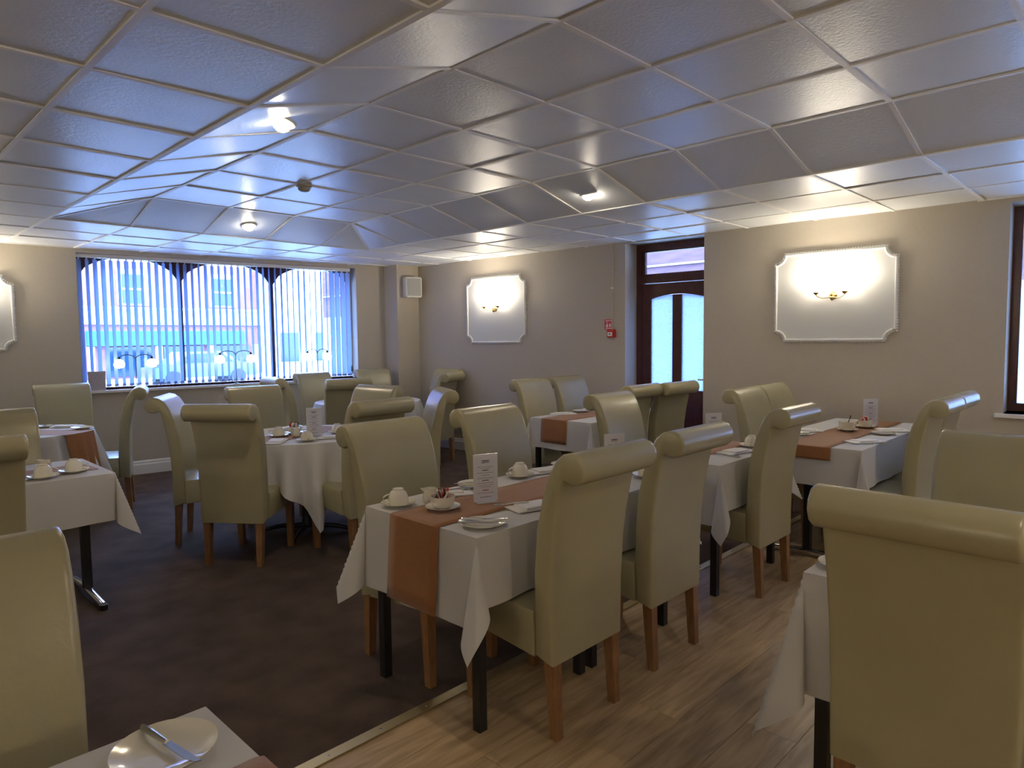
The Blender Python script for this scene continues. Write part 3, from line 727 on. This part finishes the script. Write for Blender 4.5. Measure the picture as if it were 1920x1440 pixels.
# ------------------------------------------------------------------ tables, cloths, runners
TZ = 0.752
def rect_table(x0, x1, y0, y1, lab, style='legs', inset=.04):
    cx, cy = (x0+x1)/2, (y0+y1)/2; w, d = (x1-x0)/2, (y1-y0)/2
    t = thing('dining_table', lab, 'table', (cx, cy, 0), 0, 'cloth covered dining tables')
    ob('tabletop', MB().box(-w, w, -d, d, TZ - .032, TZ - .003), 'board', t)
    if style == 'legs':
        for sx in (-1, 1):
            for sy in (-1, 1):
                X_, Y_ = sx*(w - inset), sy*(d - inset); ob('leg', MB().box(X_-.019, X_+.019, Y_-.019, Y_+.019, 0, TZ - .032), 'black', t)
        ob('apron', MB().box(-w+.09, w-.09, -d+.06, -d+.075, TZ-.09, TZ-.032).box(-w+.09, w-.09, d-.075, d-.06, TZ-.09, TZ-.032), 'black', t)
    else:
        for sx in (-1, 1):
            X_ = sx * (w - .075)
            p = ob('post', MB().bar((X_, 0, .05), (X_, 0, TZ - .03), .022, .022, 4), 'black', t)
            ob('foot', MB().tube([(X_, -d + .02, .022), (X_, 0, .040), (X_, d - .02, .022)], .021, 10).me('ft', True, 60), 'chrome', t)
            ob('foot_cap', MB().lathe([(.022, 0), (.022, .03), (0, .03)], 10, Matrix.Translation((X_, -d + .02, 0))).lathe([(.022, 0), (.022, .03), (0, .03)], 10, Matrix.Translation((X_, d - .02, 0))), 'black', t)
    return t
def drange(a, b_, n): return [a + (b_ - a) * i / n for i in range(n + 1)]
def rect_cloth(x0, x1, y0, y1, drop, lab, seed=1, lean=.05, amp=.010, drops=None, tipk=0.30, sag=1.0):
    """drops: (x0 side, x1 side, y0 side, y1 side)"""
    dl, dr_, df, db = drops or (drop,)*4
    rn = random.Random(seed); ph = [rn.uniform(0, 6) for _ in range(8)]
    cx, cy = (x0+x1)/2, (y0+y1)/2; w, d = (x1-x0)/2 + .004, (y1-y0)/2 + .004
    nd = 18; nx = max(6, int((x1-x0)/.045)); ny = max(6, int((y1-y0)/.045))
    us = [-w - dl * (1 - i/nd) for i in range(nd)] + drange(-w, w, nx) + [w + dr_ * (i+1)/nd for i in range(nd)]
    vs_ = [-d - df * (1 - i/nd) for i in range(nd)] + drange(-d, d, ny) + [d + db * (i+1)/nd for i in range(nd)]
    V = []
    for v in vs_:
        for u in us:
            ax = max(0, abs(u) - w); ay = max(0, abs(v) - d); sx = 1 if u > 0 else -1; sy = 1 if v > 0 else -1
            px = max(-w, min(w, u)); py = max(-d, min(d, v)); z = TZ + .002
            if ax == 0 and ay == 0: z += 0
            elif ax > 0 and ay > 0:
                r = math.hypot(ax, ay); t = math.atan2(ay, ax) / (PI/2)      # 0 at the x side, 1 at the y side
                A = tipk * math.sin(PI*t) ** 1.0; B = .22 * math.sin(2*PI*t)
                gx = sx * (lean * (1 - t) + A * .72 + B * .72) ; gy = sy * (lean * t + A * .72 - B * .72)
                # on the x side (t=0) the sheet lies on x+lean ; sideways bulge goes along that side
                gx = sx * (lean * math.cos(t*PI/2) + .70 * A - .0) - sx * .55 * max(0, B) * 0
                gy = sy * (lean * math.sin(t*PI/2) + .70 * A)
                gx += -sx * max(0, -B) * .9; gy += -sy * max(0, B) * .9
                px += gx * r; py += gy * r; h = math.hypot(gx, gy); z -= r * math.sqrt(max(.2, 1 - h*h)) * sag
            elif ax > 0:
                k = ax; rp = amp * (k / .3) * (math.sin(11*v + ph[0]) + .6*math.sin(23*v + ph[1])) * min(1, (d - abs(v)) / .12)
                px += sx * (lean * k + rp * .8 + .0015); z -= k * .995
            else:
                k = ay; rp = amp * (k / .3) * (math.sin(10*u + ph[2]) + .6*math.sin(21*u + ph[3])) * min(1, (w - abs(u)) / .12)
                py += sy * (lean * k + rp * .8 + .0015); z -= k * .995
            V.append((px, py, z))
    W_ = len(us); F__ = [(j*W_+i, j*W_+i+1, (j+1)*W_+i+1, (j+1)*W_+i) for j in range(len(vs_)-1) for i in range(W_-1)]
    me = mesh('tablecloth', V, F__, True, 60)
    o = ob('tablecloth', me, 'cloth', None, (cx, cy, 0)); return tag(o, lab, 'tablecloth', 'white tablecloths')
def round_cloth(cx, cy, R, half, rot, lab, seed=3, lean=.10):
    rn = random.Random(seed); V = []; nt = 144; rings = drange(0, 1, 8)[1:]; nd = 12
    V.append((0, 0, TZ + .002)); zmax = 0
    for k in rings: V += [(R*k*math.cos(2*PI*i/nt), R*k*math.sin(2*PI*i/nt), TZ + .002) for i in range(nt)]
    for k in range(1, nd + 1):
        for i in range(nt):
            th = 2*PI*i/nt; a = th - rot; c = max(abs(math.cos(a)), abs(math.sin(a))); ext = half / c     # reach of the square cloth
            dr_ = (ext - R) * k / nd
            # corner gathering
            q = (a / (PI/2)) % 1.0                      # 0 at the side middle? sides at multiples of 90deg, corners at .5
            off = (q - .5) * 2                          # -1..1 ; 0 = corner
            fold = math.cos(off * PI * 4.5) * .5 + .5
            amp = .36 * dr_ * (fold - .35) * (1.0 if abs(off) < .75 else .6)
            rho = R + lean * dr_ + amp + .005
            th2 = th - off * .16 * (dr_ / .5) * (1 - abs(off)) * 1.2
            V.append((rho*math.cos(th2), rho*math.sin(th2), TZ + .002 - dr_ * .975))
    Fc = [(0, 1+i, 1+(i+1) % nt) for i in range(nt)]
    tot = len(rings) + nd
    for k in range(tot - 1): Fc += [(1+k*nt+i, 1+(k+1)*nt+i, 1+(k+1)*nt+(i+1) % nt, 1+k*nt+(i+1) % nt) for i in range(nt)]
    o = ob('tablecloth', mesh('tablecloth', V, Fc, True, 60), 'cloth', None, (cx, cy, 0)); return tag(o, lab, 'tablecloth', 'white tablecloths')
def round_table(cx, cy, R, lab):
    t = thing('round_table', lab, 'table', (cx, cy, 0), 0, 'cloth covered dining tables')
    ob('tabletop', MB().lathe([(R, TZ-.030), (R, TZ-.003), (0, TZ-.003)], 48).me('rt', True), 'board', t)
    ob('pedestal', MB().lathe([(.045, .05), (.035, .12), (.03, .6), (.05, TZ-.03)], 16).me('pd', True), 'black', t)
    for k in range(4):
        a = PI/4 + k*PI/2; ob('foot', MB().tube([(0, 0, .05), (.2*math.cos(a), .2*math.sin(a), .045), (.33*math.cos(a), .33*math.sin(a), .018)], [.02, .018, .016], 8).me('f', True), 'black', t)
def runner(x0, x1, y0, y1, dl, dr_, lab, lean=.075, gap=.010, axis='x'):
    pts = []
    z0 = TZ + .0045
    n = 6
    for i in range(n): k = dl * (1 - i/n); pts.append((x0 - gap - lean * k, z0 - k * .99)) if dl else None
    pts += [(x0 - gap + .0, z0 - .004)] if dl else [(x0, z0)]
    if dl: pts += [(x0 + .004, z0)]
    for x in drange(x0 + .02, x1 - .02, 8): pts.append((x, z0))
    if dr_:
        pts += [(x1 - .004, z0), (x1 + gap, z0 - .004)]
        for i in range(1, n + 1): k = dr_ * i/n; pts.append((x1 + gap + lean * k, z0 - k * .99))
    else: pts.append((x1, z0))
    V = []; m_ = 6
    cx, cy = (x0+x1)/2, (y0+y1)/2
    for (x, z) in pts:
        for y in drange(y0, y1, m_): V.append((x - cx, y - cy, z))
    F__ = [(j*(m_+1)+i, j*(m_+1)+i+1, (j+1)*(m_+1)+i+1, (j+1)*(m_+1)+i) for j in range(len(pts)-1) for i in range(m_)]
    o = ob('table_runner', mesh('table_runner', V, F__, True, 50), 'runner', None, (cx, cy, 0))
    sd = o.modifiers.new('thick', 'SOLIDIFY'); sd.thickness = .0012; sd.offset = 1
    return tag(o, lab, 'table runner', 'terracotta table runners')
# centre table: two square tables under one cloth
rect_table(1.62, 2.295, 1.76, 2.44, 'black legged square table carrying the front of the centre cloth')
rect_table(2.300, 2.975, 1.76, 2.44, 'black legged square table carrying the rear of the centre cloth')
rect_cloth(1.615, 2.98, 1.755, 2.445, .30, 'white cloth over the long centre table with a hanging front corner', 4, drops=(.345, .265, .265, .265), tipk=.32)
runner(1.615, 2.98, 1.955, 2.265, .345, .10, 'long terracotta runner hanging down the front of the centre table')
rect_table(3.43, 4.26, 1.75, 2.42, 'black legged table under the second white cloth right of centre')
rect_cloth(3.425, 4.265, 1.745, 2.425, .29, 'white cloth on the second table, its corner hanging beside a black leg', 5, drops=(.34, .265, .265, .265), tipk=.32)
runner(3.425, 4.265, 1.94, 2.24, .12, .1, 'short ended terracotta runner on the second table right of centre')
rect_table(4.43, 6.02, 1.33, 2.0, 'table standing against the wall below the large panel', 'pedestal')
rect_cloth(4.425, 6.03, 1.325, 2.005, .26, 'white cloth on the table against the wall below the large panel', 6, drops=(.255, .02, .25, .25))
runner(4.425, 6.03, 1.50, 1.80, .085, 0, 'terracotta runner on the table against the wall below the large panel')
rect_table(4.45, 5.80, 3.42, 4.08, 'table of the blue lit pair of chairs before the door wall')
rect_cloth(4.445, 5.805, 3.415, 4.085, .26, 'blue lit white cloth on the table before the door wall', 7)
runner(4.445, 5.805, 3.66, 3.95, .21, 0, 'terracotta runner on the blue lit table before the door wall')
round_table(2.56, 4.70, .54, 'round table whose cloth hangs in a point, left of centre')
round_cloth(2.56, 4.70, .54, .81, math.atan2(-.878, -.478) - PI/4 + .12, 'white cloth hanging in a long point from the round table left of centre')
round_table(4.45, 6.66, .60, 'far round table in the corner right of the window')
round_cloth(4.45, 6.66, .60, .80, .4, 'blue lit white cloth of the far table near the corner', 8)
rect_table(0.38, 1.10, 4.13, 4.78, 'small table with chrome foot at the left edge', 'pedestal')
rect_cloth(0.375, 1.105, 4.125, 4.785, .26, 'white cloth of the small left table with chrome foot', 9)
round_table(1.11, 6.58, .50, 'left rear round table before the wall left of the window')
round_cloth(1.11, 6.58, .50, .72, .35, 'white cloth of the left rear round table below a hanging runner', 10)
rect_table(2.05, 2.68, 0.08, 0.755, 'table at the lower right behind the big foreground chair')
rect_cloth(2.045, 2.685, 0.075, 0.76, .38, 'white cloth with long hanging corner at the lower right', 11, drops=(.37, .37, .40, .40), tipk=.24)
rect_table(-0.55, 0.485, 0.62, 1.32, 'nearest table at the lower left corner')
rect_cloth(-0.555, 0.49, 0.615, 1.325, .25, 'white cloth of the nearest table at the lower left corner', 12, lean=.02)
runner(-0.56, 0.49, 0.80, 1.095, .2, .22, 'terracotta runner on the nearest table at the lower left', lean=.04)
# runner draped over the edge of the left rear round table
def draped():
    V = []; cx, cy, R = 1.11, 6.58, .50; dv = Vector((.62, -.78)).normalized(); pv = Vector((-dv.y, dv.x)); w = .15
    rows = [(-.35, 0), (-.1, 0), (.2, 0), (.4, 0)]; m_ = 10
    for a, _ in rows:
        for i in range(m_+1): b_ = -w + 2*w*i/m_; p = dv*a + pv*b_; V.append((p.x, p.y, TZ + .0045))
    for k in (0, .02, .08, .16, .24, .30):
        for i in range(m_+1):
            b_ = -w + 2*w*i/m_; e = math.sqrt((R + .018)**2 - b_*b_) + k * .16 + .016 + .020 * (k/.3) * math.sin(i*1.9); p = dv*e + pv*b_; V.append((p.x, p.y, TZ + .0045 - k))
    n_ = len(rows) + 6; F__ = [(j*(m_+1)+i, j*(m_+1)+i+1, (j+1)*(m_+1)+i+1, (j+1)*(m_+1)+i) for j in range(n_-1) for i in range(m_)]
    o = ob('table_runner', mesh('table_runner', V, F__, True, 50), 'runner', None, (cx, cy, 0)); tag(o, 'terracotta runner hanging over the edge of the left rear round table', 'table runner', 'terracotta table runners')
draped()
def flatrunner(x, y, a, L, w, lab):
    o = ob('table_runner', MB().box(-L/2, L/2, -w/2, w/2, TZ+.0035, TZ+.0052), 'runner', None, (x, y, 0), (0, 0, a)); tag(o, lab, 'table runner', 'terracotta table runners')
flatrunner(2.50, 4.72, .35, .95, .28, 'terracotta runner lying flat on the round table left of centre')
flatrunner(0.74, 4.42, 0.05, .66, .26, 'terracotta runner lying flat on the small left table')

# ------------------------------------------------------------------ tableware
CZ = TZ + .0040; RZ = TZ + .0062
SAUCER = [(0.030, .0), (0.032, .003), (0.045, .006), (0.070, .014), (0.074, .0165), (0.0735, .018), (0.062, .0135), (0.042, .0085), (0.026, .0065), (0, .0065)]
PLATE = [(0.048, .0), (0.050, .003), (0.060, .006), (0.080, .012), (0.0855, .0145), (0.085, .016), (0.074, .0125), (0.058, .0075), (0.045, .006), (0, .006)]
s_me = MB().lathe(SAUCER, 28).me('saucer', True, 50); s_me.materials.append(M['china'])
p_me = MB().lathe(PLATE, 32).me('side_plate', True, 50); p_me.materials.append(M['china'])
cupI = [(0.042, 0.0), (0.0435, 0.002), (0.0435, 0.020), (0.041, 0.038), (0.033, 0.053), (0.024, 0.060), (0.024, 0.066), (0.021, 0.066), (0.020, 0.062), (0, 0.062)]
c_me = MB().lathe(cupI, 28).me('cup_bowl', True, 50); c_me.materials.append(M['china'])
h_pts = [(0.040, 0, .014), (0.056, 0, .010), (0.068, 0, .020), (0.066, 0, .036), (0.052, 0, .044), (0.036, 0, .046)]
h_me = MB().tube(h_pts, 0.0038, 8).me('cup_handle', True, 60); h_me.materials.append(M['china'])
def cup_and_saucer(x, y, z, a, lab, saucer_lab):
    s = ob('saucer', s_me, None, None, (x, y, z)); tag(s, saucer_lab, 'saucer', 'saucers under cups')
    t = thing('teacup', lab, 'cup', (x, y, z + .0085), a, 'upturned cream teacups')
    ob('cup_bowl', c_me, None, t); ob('handle', h_me, None, t)
def side_plate(x, y, z, lab): return tag(ob('side_plate', p_me, None, None, (x, y, z)), lab, 'plate', 'cream side plates')
kb = MB(); kb.add([(0, -.008, 0), (.085, -.010, 0), (.112, -.004, 0), (.116, .006, 0), (0, .008, 0), (0, -.008, .0016), (.085, -.010, .0016), (.112, -.004, .0016), (.116, .006, .0016), (0, .008, .0016)],
       [(0, 1, 2, 3, 4), (9, 8, 7, 6, 5), (0, 5, 6, 1), (1, 6, 7, 2), (2, 7, 8, 3), (3, 8, 9, 4), (4, 9, 5, 0)])
kb_me = kb.me('blade'); kb_me.materials.append(M['steel'])
kh = MB(); kh.tube([(0, 0, .002), (-.02, 0, .002), (-.06, 0, .003), (-.092, 0, .003), (-.098, 0, .003)], [.004, .005, .0062, .0068, .004], 8)
kh_me = kh.me('handle', True); kh_me.materials.append(M['steel'])
def knife(x, y, z, a, lab, tilt=0.0):
    t = thing('table_knife', lab, 'knife', (x, y, z), a, 'steel table knives'); t.rotation_euler = (0, tilt, a); t.scale = (.84, .84, 1)
    ob('blade', kb_me, None, t); ob('handle', kh_me, None, t)
sp = MB(); n = 10
for k in range(n):
    pass
vs = [(.060 + .026*math.cos(2*PI*k/16), .016*math.sin(2*PI*k/16), .004) for k in range(16)] + [(.060 + .014*math.cos(2*PI*k/16), .009*math.sin(2*PI*k/16), .0005) for k in range(16)]
fs = [(i, (i+1) % 16, 16+(i+1) % 16, 16+i) for i in range(16)] + [tuple(range(16, 32))[::-1]]
sp.add(vs, fs); sb_me = sp.me('bowl', True, 80); sb_me.materials.append(M['steel'])
sh = MB().tube([(.036, 0, .003), (.01, 0, .005), (-.04, 0, .005), (-.068, 0, .003)], [.0022, .0022, .0035, .0045], 6); sh_me = sh.me('spoon_stem', True); sh_me.materials.append(M['steel'])
def spoon(x, y, z, a, lab):
    t = thing('teaspoon', lab, 'spoon', (x, y, z), a, 'teaspoons on napkins'); ob('bowl', sb_me, None, t); ob('stem', sh_me, None, t)
def napkin_me(w, d, seed):
    rn = random.Random(seed); nx, ny = 12, 8; V = []; 
    lay = .010
    for j in range(ny+1):
        for i in range(nx+1):
            u = -w/2 + w*i/nx; v = -d/2 + d*j/ny; edge = min(i, nx-i, j, ny-j)
            V.append((u, v, (lay if edge > 0 else lay*.55) + .0022*math.sin(14*u + seed) * (edge > 0)))
    o_ = len(V)
    for j in range(ny+1):
        for i in range(nx+1): V.append((-w/2 + w*i/nx, -d/2 + d*j/ny, 0))
    W_ = nx+1; F__ = []
    for j in range(ny):
        for i in range(nx): F__ += [(j*W_+i, j*W_+i+1, (j+1)*W_+i+1, (j+1)*W_+i), (o_+j*W_+i, o_+(j+1)*W_+i, o_+(j+1)*W_+i+1, o_+j*W_+i+1)]
    for i in range(nx): F__ += [(i, o_+i, o_+i+1, i+1), (ny*W_+i, ny*W_+i+1, o_+ny*W_+i+1, o_+ny*W_+i)]
    for j in range(ny): F__ += [(j*W_, (j+1)*W_, o_+(j+1)*W_, o_+j*W_), (j*W_+nx, o_+j*W_+nx, o_+(j+1)*W_+nx, (j+1)*W_+nx)]
    m_ = mesh('napkin', V, F__, True, 50); m_.materials.append(M['napkin'])
    return m_
NAP = [napkin_me(.235, .115, 1), napkin_me(.21, .13, 2)]
def napkin(x, y, z, a, lab, k=0):
    t = thing('folded_napkin', lab, 'napkin', (x, y, RZ), a, 'folded white napkins')
    ob('napkin_fold', NAP[k], None, t)
    f = ob('upper_fold', MB().box(-.10, .04, -.045, .05, .0, .006), 'napkin', t, (0.02, -.004, .0095), (0, 0, .05)); return t
def menu(x, y, z, a, lab, h=.21, w=.112, stand=True):
    t = thing('menu_stand', lab, 'menu', (x, y, z), a, 'upright menu cards')
    c = ob('card', MB().box(-w/2, w/2, -.0015, .0015, .004, h), 'card', t)
    ob('clear_foot', MB().box(-w/2 + .01, w/2 - .01, -.028, .028, 0, .004), 'card', t)
    ob('border', MB().box(-w/2+.004, w/2-.004, -.0019, -.0015, h-.010, h-.008).box(-w/2+.004, -w/2+.006, -.0019, -.0015, .012, h-.008).box(w/2-.006, w/2-.004, -.0019, -.0015, .012, h-.008), mat('card_edge', (.5, .5, .58), .4) if False else 'speaker', t)
    ink = MB(); red = MB(); rn = random.Random(5)
    def line(zz, half, th, tgt):
        u = -half
        while u < half:
            L = min(rn.uniform(.004, .013), half - u); tgt.box(u, u + L, -.0022, -.0016, zz - th, zz + th); u += L + .002
    line(h-.030, .010, .0022, ink); line(h-.029, .018, .0018, ink); line(h-.037, .017, .0018, ink)
    line(h-.056, .036, .0008, ink); line(h-.063, .022, .0007, ink); line(h-.071, .015, .0022, ink)
    line(h-.082, .038, .0008, ink); line(h-.093, .017, .0008, ink); line(h-.105, .037, .0008, ink); line(h-.115, .015, .0022, ink)
    line(h-.127, .036, .0008, ink); line(h-.137, .034, .0006, ink); line(h-.144, .024, .0006, ink)
    line(h-.158, .015, .0022, red); line(h-.170, .038, .0008, ink); line(h-.188, .026, .0012, ink)
    ob('card_print', ink, 'ink', c); ob('red_heading', red, 'inkred', c)
bowl_me = MB().lathe([(0.030, 0), (0.034, .003), (0.045, .012), (0.051, .030), (0.0525, .050), (0.050, .050), (0.048, .030), (0.042, .014), (0, .008)], 28).me('bowl', True, 50); bowl_me.materials.append(M['china'])
def sachet_bowl(x, y, z, lab, sl_lab, red=True):
    s = ob('saucer', s_me, None, None, (x, y, z)); tag(s, sl_lab, 'saucer', 'saucers under bowls')
    t = thing('sachet_bowl', lab, 'bowl', (x, y, z + .0085), 0, 'bowls of sachets')
    ob('bowl', bowl_me, None, t)
    rn = random.Random(int(x*100))
    for k in range(9):
        mt = ('sachet_red', 'sachet_white', 'sachet_dark')[k % 3] if red else ('sachet_white', 'sachet_red', 'sachet_white')[k % 3]
        a = rn.uniform(0, 2*PI); rr = rn.uniform(0, .022)
        o = ob('sachet', MB().box(-.016, .016, -.0025, .0025, -.027, .027), mt, t, (rr*math.cos(a), rr*math.sin(a), .042 + rn.uniform(0, .012)), (rn.uniform(-.5, .5), rn.uniform(-.6, .6), rn.uniform(0, 3)))
    return t
def jug(x, y, z, a, lab):
    t = thing('milk_jug', lab, 'jug', (x, y, z), a, 'small cream jugs')
    ob('jug_body', MB().lathe([(0.024, 0), (0.030, .006), (0.033, .026), (0.028, .050), (0.030, .066), (0.028, .066), (0.026, .050), (0.030, .026), (0.02, .008), (0, .006)], 24).me('jug', True, 60), 'china', t)
    ob('spout', MB().prism([(.024, .050), (.040, .068), (.026, .066)], -.008, .008), 'china', t)
    ob('handle', MB().tube([(-.027, 0, .054), (-.046, 0, .050), (-.048, 0, .030), (-.030, 0, .018)], .0032, 8).me('jh', True, 60), 'china', t)
# ---- centre table, near side
side_plate(1.735, 1.850, CZ, 'cream side plate with two knives at the front corner of the centre table')
knife(1.712, 1.842, CZ + .017, math.radians(-54), 'steel knife lying across the front corner side plate', 0)
knife(1.752, 1.868, CZ + .0172, math.radians(-42), 'second steel knife on the front corner side plate', 0)
napkin(2.075, 1.885, CZ, math.radians(-14), 'folded napkin right of the menu on the centre table, partly behind the chair')
spoon(2.00, 1.945, CZ + .0165, math.radians(150), 'teaspoon on the napkin right of the menu')
cup_and_saucer(2.905, 1.875, CZ, math.radians(60), 'upturned teacup between the two nearest side on chairs', 'saucer under the teacup between the two nearest side on chairs')
# ---- centre table, far side
cup_and_saucer(1.705, 2.345, CZ, math.radians(165), 'upturned teacup at the front left corner of the centre table', 'saucer under the teacup at the front left corner of the centre table')
sachet_bowl(1.785, 2.145, RZ, 'cream bowl of red and white sachets on the centre runner', 'saucer below the bowl of red sachets on the centre runner')
jug(1.815, 2.265, RZ, math.radians(140), 'small cream jug just behind the bowl of red sachets')
napkin(1.990, 2.345, CZ, math.radians(-32), 'folded napkin between the sachet bowl and the menu', 1)
spoon(2.015, 2.335, CZ + .0165, math.radians(-20), 'teaspoon on the napkin between sachet bowl and menu')
side_plate(2.185, 2.380, CZ, 'side plate partly hidden behind the centre menu')
knife(2.18, 2.385, CZ + .017, math.radians(150), 'knife on the plate behind the centre menu')
cup_and_saucer(2.480, 2.360, CZ, math.radians(165), 'upturned teacup right of the centre menu', 'saucer under the teacup right of the centre menu')
napkin(2.680, 2.345, CZ, math.radians(-20), 'folded napkin right of the second far side teacup')
side_plate(2.865, 2.370, CZ, 'side plate half hidden by the nearest side on chair')
menu(1.995, 2.105, RZ, math.atan2(-.47, 1.06), 'upright printed menu card on the centre table, nearest and tallest')
menu(2.905, 2.075, RZ, math.radians(-35), 'menu card peeping over the scroll of the nearest side on chair', .20)
# ---- second table
cup_and_saucer(4.125, 1.885, CZ, math.radians(200), 'upturned teacup left of the rightmost side on chair', 'saucer under the teacup left of the rightmost side on chair')
napkin(3.875, 1.865, CZ, math.radians(-10), 'folded napkin left of the teacup on the second table')
knife(3.70, 1.84, CZ + .005, math.radians(90), 'knife on the near edge of the second table')
napkin(3.66, 2.32, CZ, math.radians(-15), 'folded napkin at the far left of the second table', 1)
side_plate(3.885, 2.350, CZ, 'side plate at the far side of the second table')
menu(4.075, 2.12, RZ, math.radians(-38), 'menu card on the second table before the wall edge by the door', .205)
# ---- wall table
b_ = (5.235, 1.665)
s = ob('saucer', s_me, None, None, (b_[0], b_[1], RZ)); tag(s, 'saucer under the white sugar bowl with a spoon on the wall table', 'saucer', 'saucers under bowls')
t = thing('sugar_bowl', 'white sugar bowl with a spoon standing in it on the wall table', 'bowl', (b_[0], b_[1], RZ + .0085), 0)
ob('bowl', bowl_me, None, t).scale = (1.15, 1.15, 1.25)
ob('sugar', MB().lathe([(.046, .045), (.03, .052), (0, .055)], 20).me('sg', True), 'white', t)
ob('spoon', MB().tube([(0, 0, .04), (.018, -.012, .085), (.022, -.015, .105)], [.003, .0035, .0045], 8), 'bronze', t)
sachet_bowl(5.50, 1.62, RZ, 'bowl of sachets in front of the menu on the wall table', 'saucer under the sachet bowl before the wall table menu', False)
menu(5.70, 1.645, RZ, math.radians(-48), 'menu card standing against the beige wall under the large panel', .205)
side_plate(5.24, 1.425, CZ, 'side plate right of the sugar bowl on the wall table')
knife(5.20, 1.42, CZ + .017, math.radians(120), 'knife on the plate right of the sugar bowl')
napkin(5.46, 1.425, CZ, math.radians(-60), 'napkin behind the plate right of the sugar bowl', 1)
napkin(4.78, 1.405, CZ, math.radians(-38), 'napkin at the near corner of the wall table')
knife(4.66, 1.405, CZ + .005, math.radians(125), 'knife by the napkin at the near corner of the wall table')
napkin(5.05, 1.90, CZ, math.radians(-50), 'napkin at the far edge of the wall table left of the sugar bowl')
side_plate(4.83, 1.87, CZ, 'side plate at the far left of the wall table')
knife(4.80, 1.86, CZ + .017, math.radians(120), 'knife on the far left plate of the wall table')
# ---- blue lit table
napkin(4.78, 3.99, CZ, math.radians(-35), 'napkin at the left of the blue lit table before the door wall')
side_plate(5.06, 3.995, CZ, 'side plate on the far side of the blue lit table')
napkin(5.28, 4.00, CZ, math.radians(-35), 'second napkin on the far side of the blue lit table')
napkin(4.85, 3.52, CZ, math.radians(-35), 'napkin on the near side of the blue lit table')
# ---- round table
cup_and_saucer(2.385, 4.345, CZ, math.radians(250), 'upturned teacup front of the round table below its menu', 'saucer under the front teacup of the round table')
cup_and_saucer(2.355, 4.705, CZ, math.radians(160), 'upturned teacup at the left of the round table', 'saucer under the left teacup of the round table')
cup_and_saucer(2.735, 4.520, CZ, math.radians(0), 'upturned teacup right of the menu on the round table', 'saucer under the teacup right of the round table menu')
sachet_bowl(2.505, 4.745, RZ, 'bowl of sachets behind the cups on the round table', 'saucer under the sachet bowl of the round table')
jug(2.43, 4.59, RZ, math.radians(200), 'small cream jug between the cups of the round table')
menu(2.565, 4.560, RZ, math.atan2(-.45, .55), 'menu card standing on the round table below the window', .205)
napkin(2.22, 4.47, CZ, math.radians(50), 'napkin at the left edge of the round table')
napkin(2.60, 4.335, CZ, math.radians(-30), 'napkin at the near right edge of the round table')
napkin(2.60, 5.05, CZ, math.radians(10), 'napkin at the far edge of the round table')
# ---- left small table
cup_and_saucer(0.800, 4.235, CZ, math.radians(-20), 'upturned teacup, front one of the two at the left edge', 'saucer under the front teacup at the left edge')
cup_and_saucer(0.955, 4.300, CZ, math.radians(-10), 'upturned teacup, rear right one at the left edge table', 'saucer under the rear right teacup at the left edge table')
jug(0.845, 4.43, RZ, math.radians(120), 'small jug behind the two teacups at the left edge')
spoon(0.69, 4.24, CZ, math.radians(20), 'teaspoon left of the cups at the left edge table')
# ---- left rear round table
side_plate(1.50, 6.42, CZ + .001, 'side plate at the right edge of the left rear round table')
napkin(1.45, 6.66, CZ, math.radians(-40), 'napkin on the right of the left rear round table')
side_plate(1.30, 6.80, CZ, 'side plate far side of the left rear round table')
knife(1.30, 6.80, CZ + .017, math.radians(60), 'knife on the far plate of the left rear round table')
# ---- far table
side_plate(4.10, 6.88, CZ, 'side plate at the left of the far round table')
napkin(4.30, 6.42, CZ, math.radians(20), 'napkin on the far round table')
side_plate(4.78, 6.36, CZ, 'side plate at the right of the far round table')
# ---- lower right table
cup_and_saucer(2.155, 0.685, CZ, math.radians(30), 'teacup hidden behind the large lower right chair', 'saucer peeping out left of the large lower right chair')
# ---- nearest table
side_plate(0.383, 1.222, CZ, 'large looking side plate with knife at the lower left corner')
knife(0.386, 1.222, CZ + .018, math.atan2(1.328 - 1.134, .369 - .404) + PI, 'steel knife across the plate at the lower left corner')
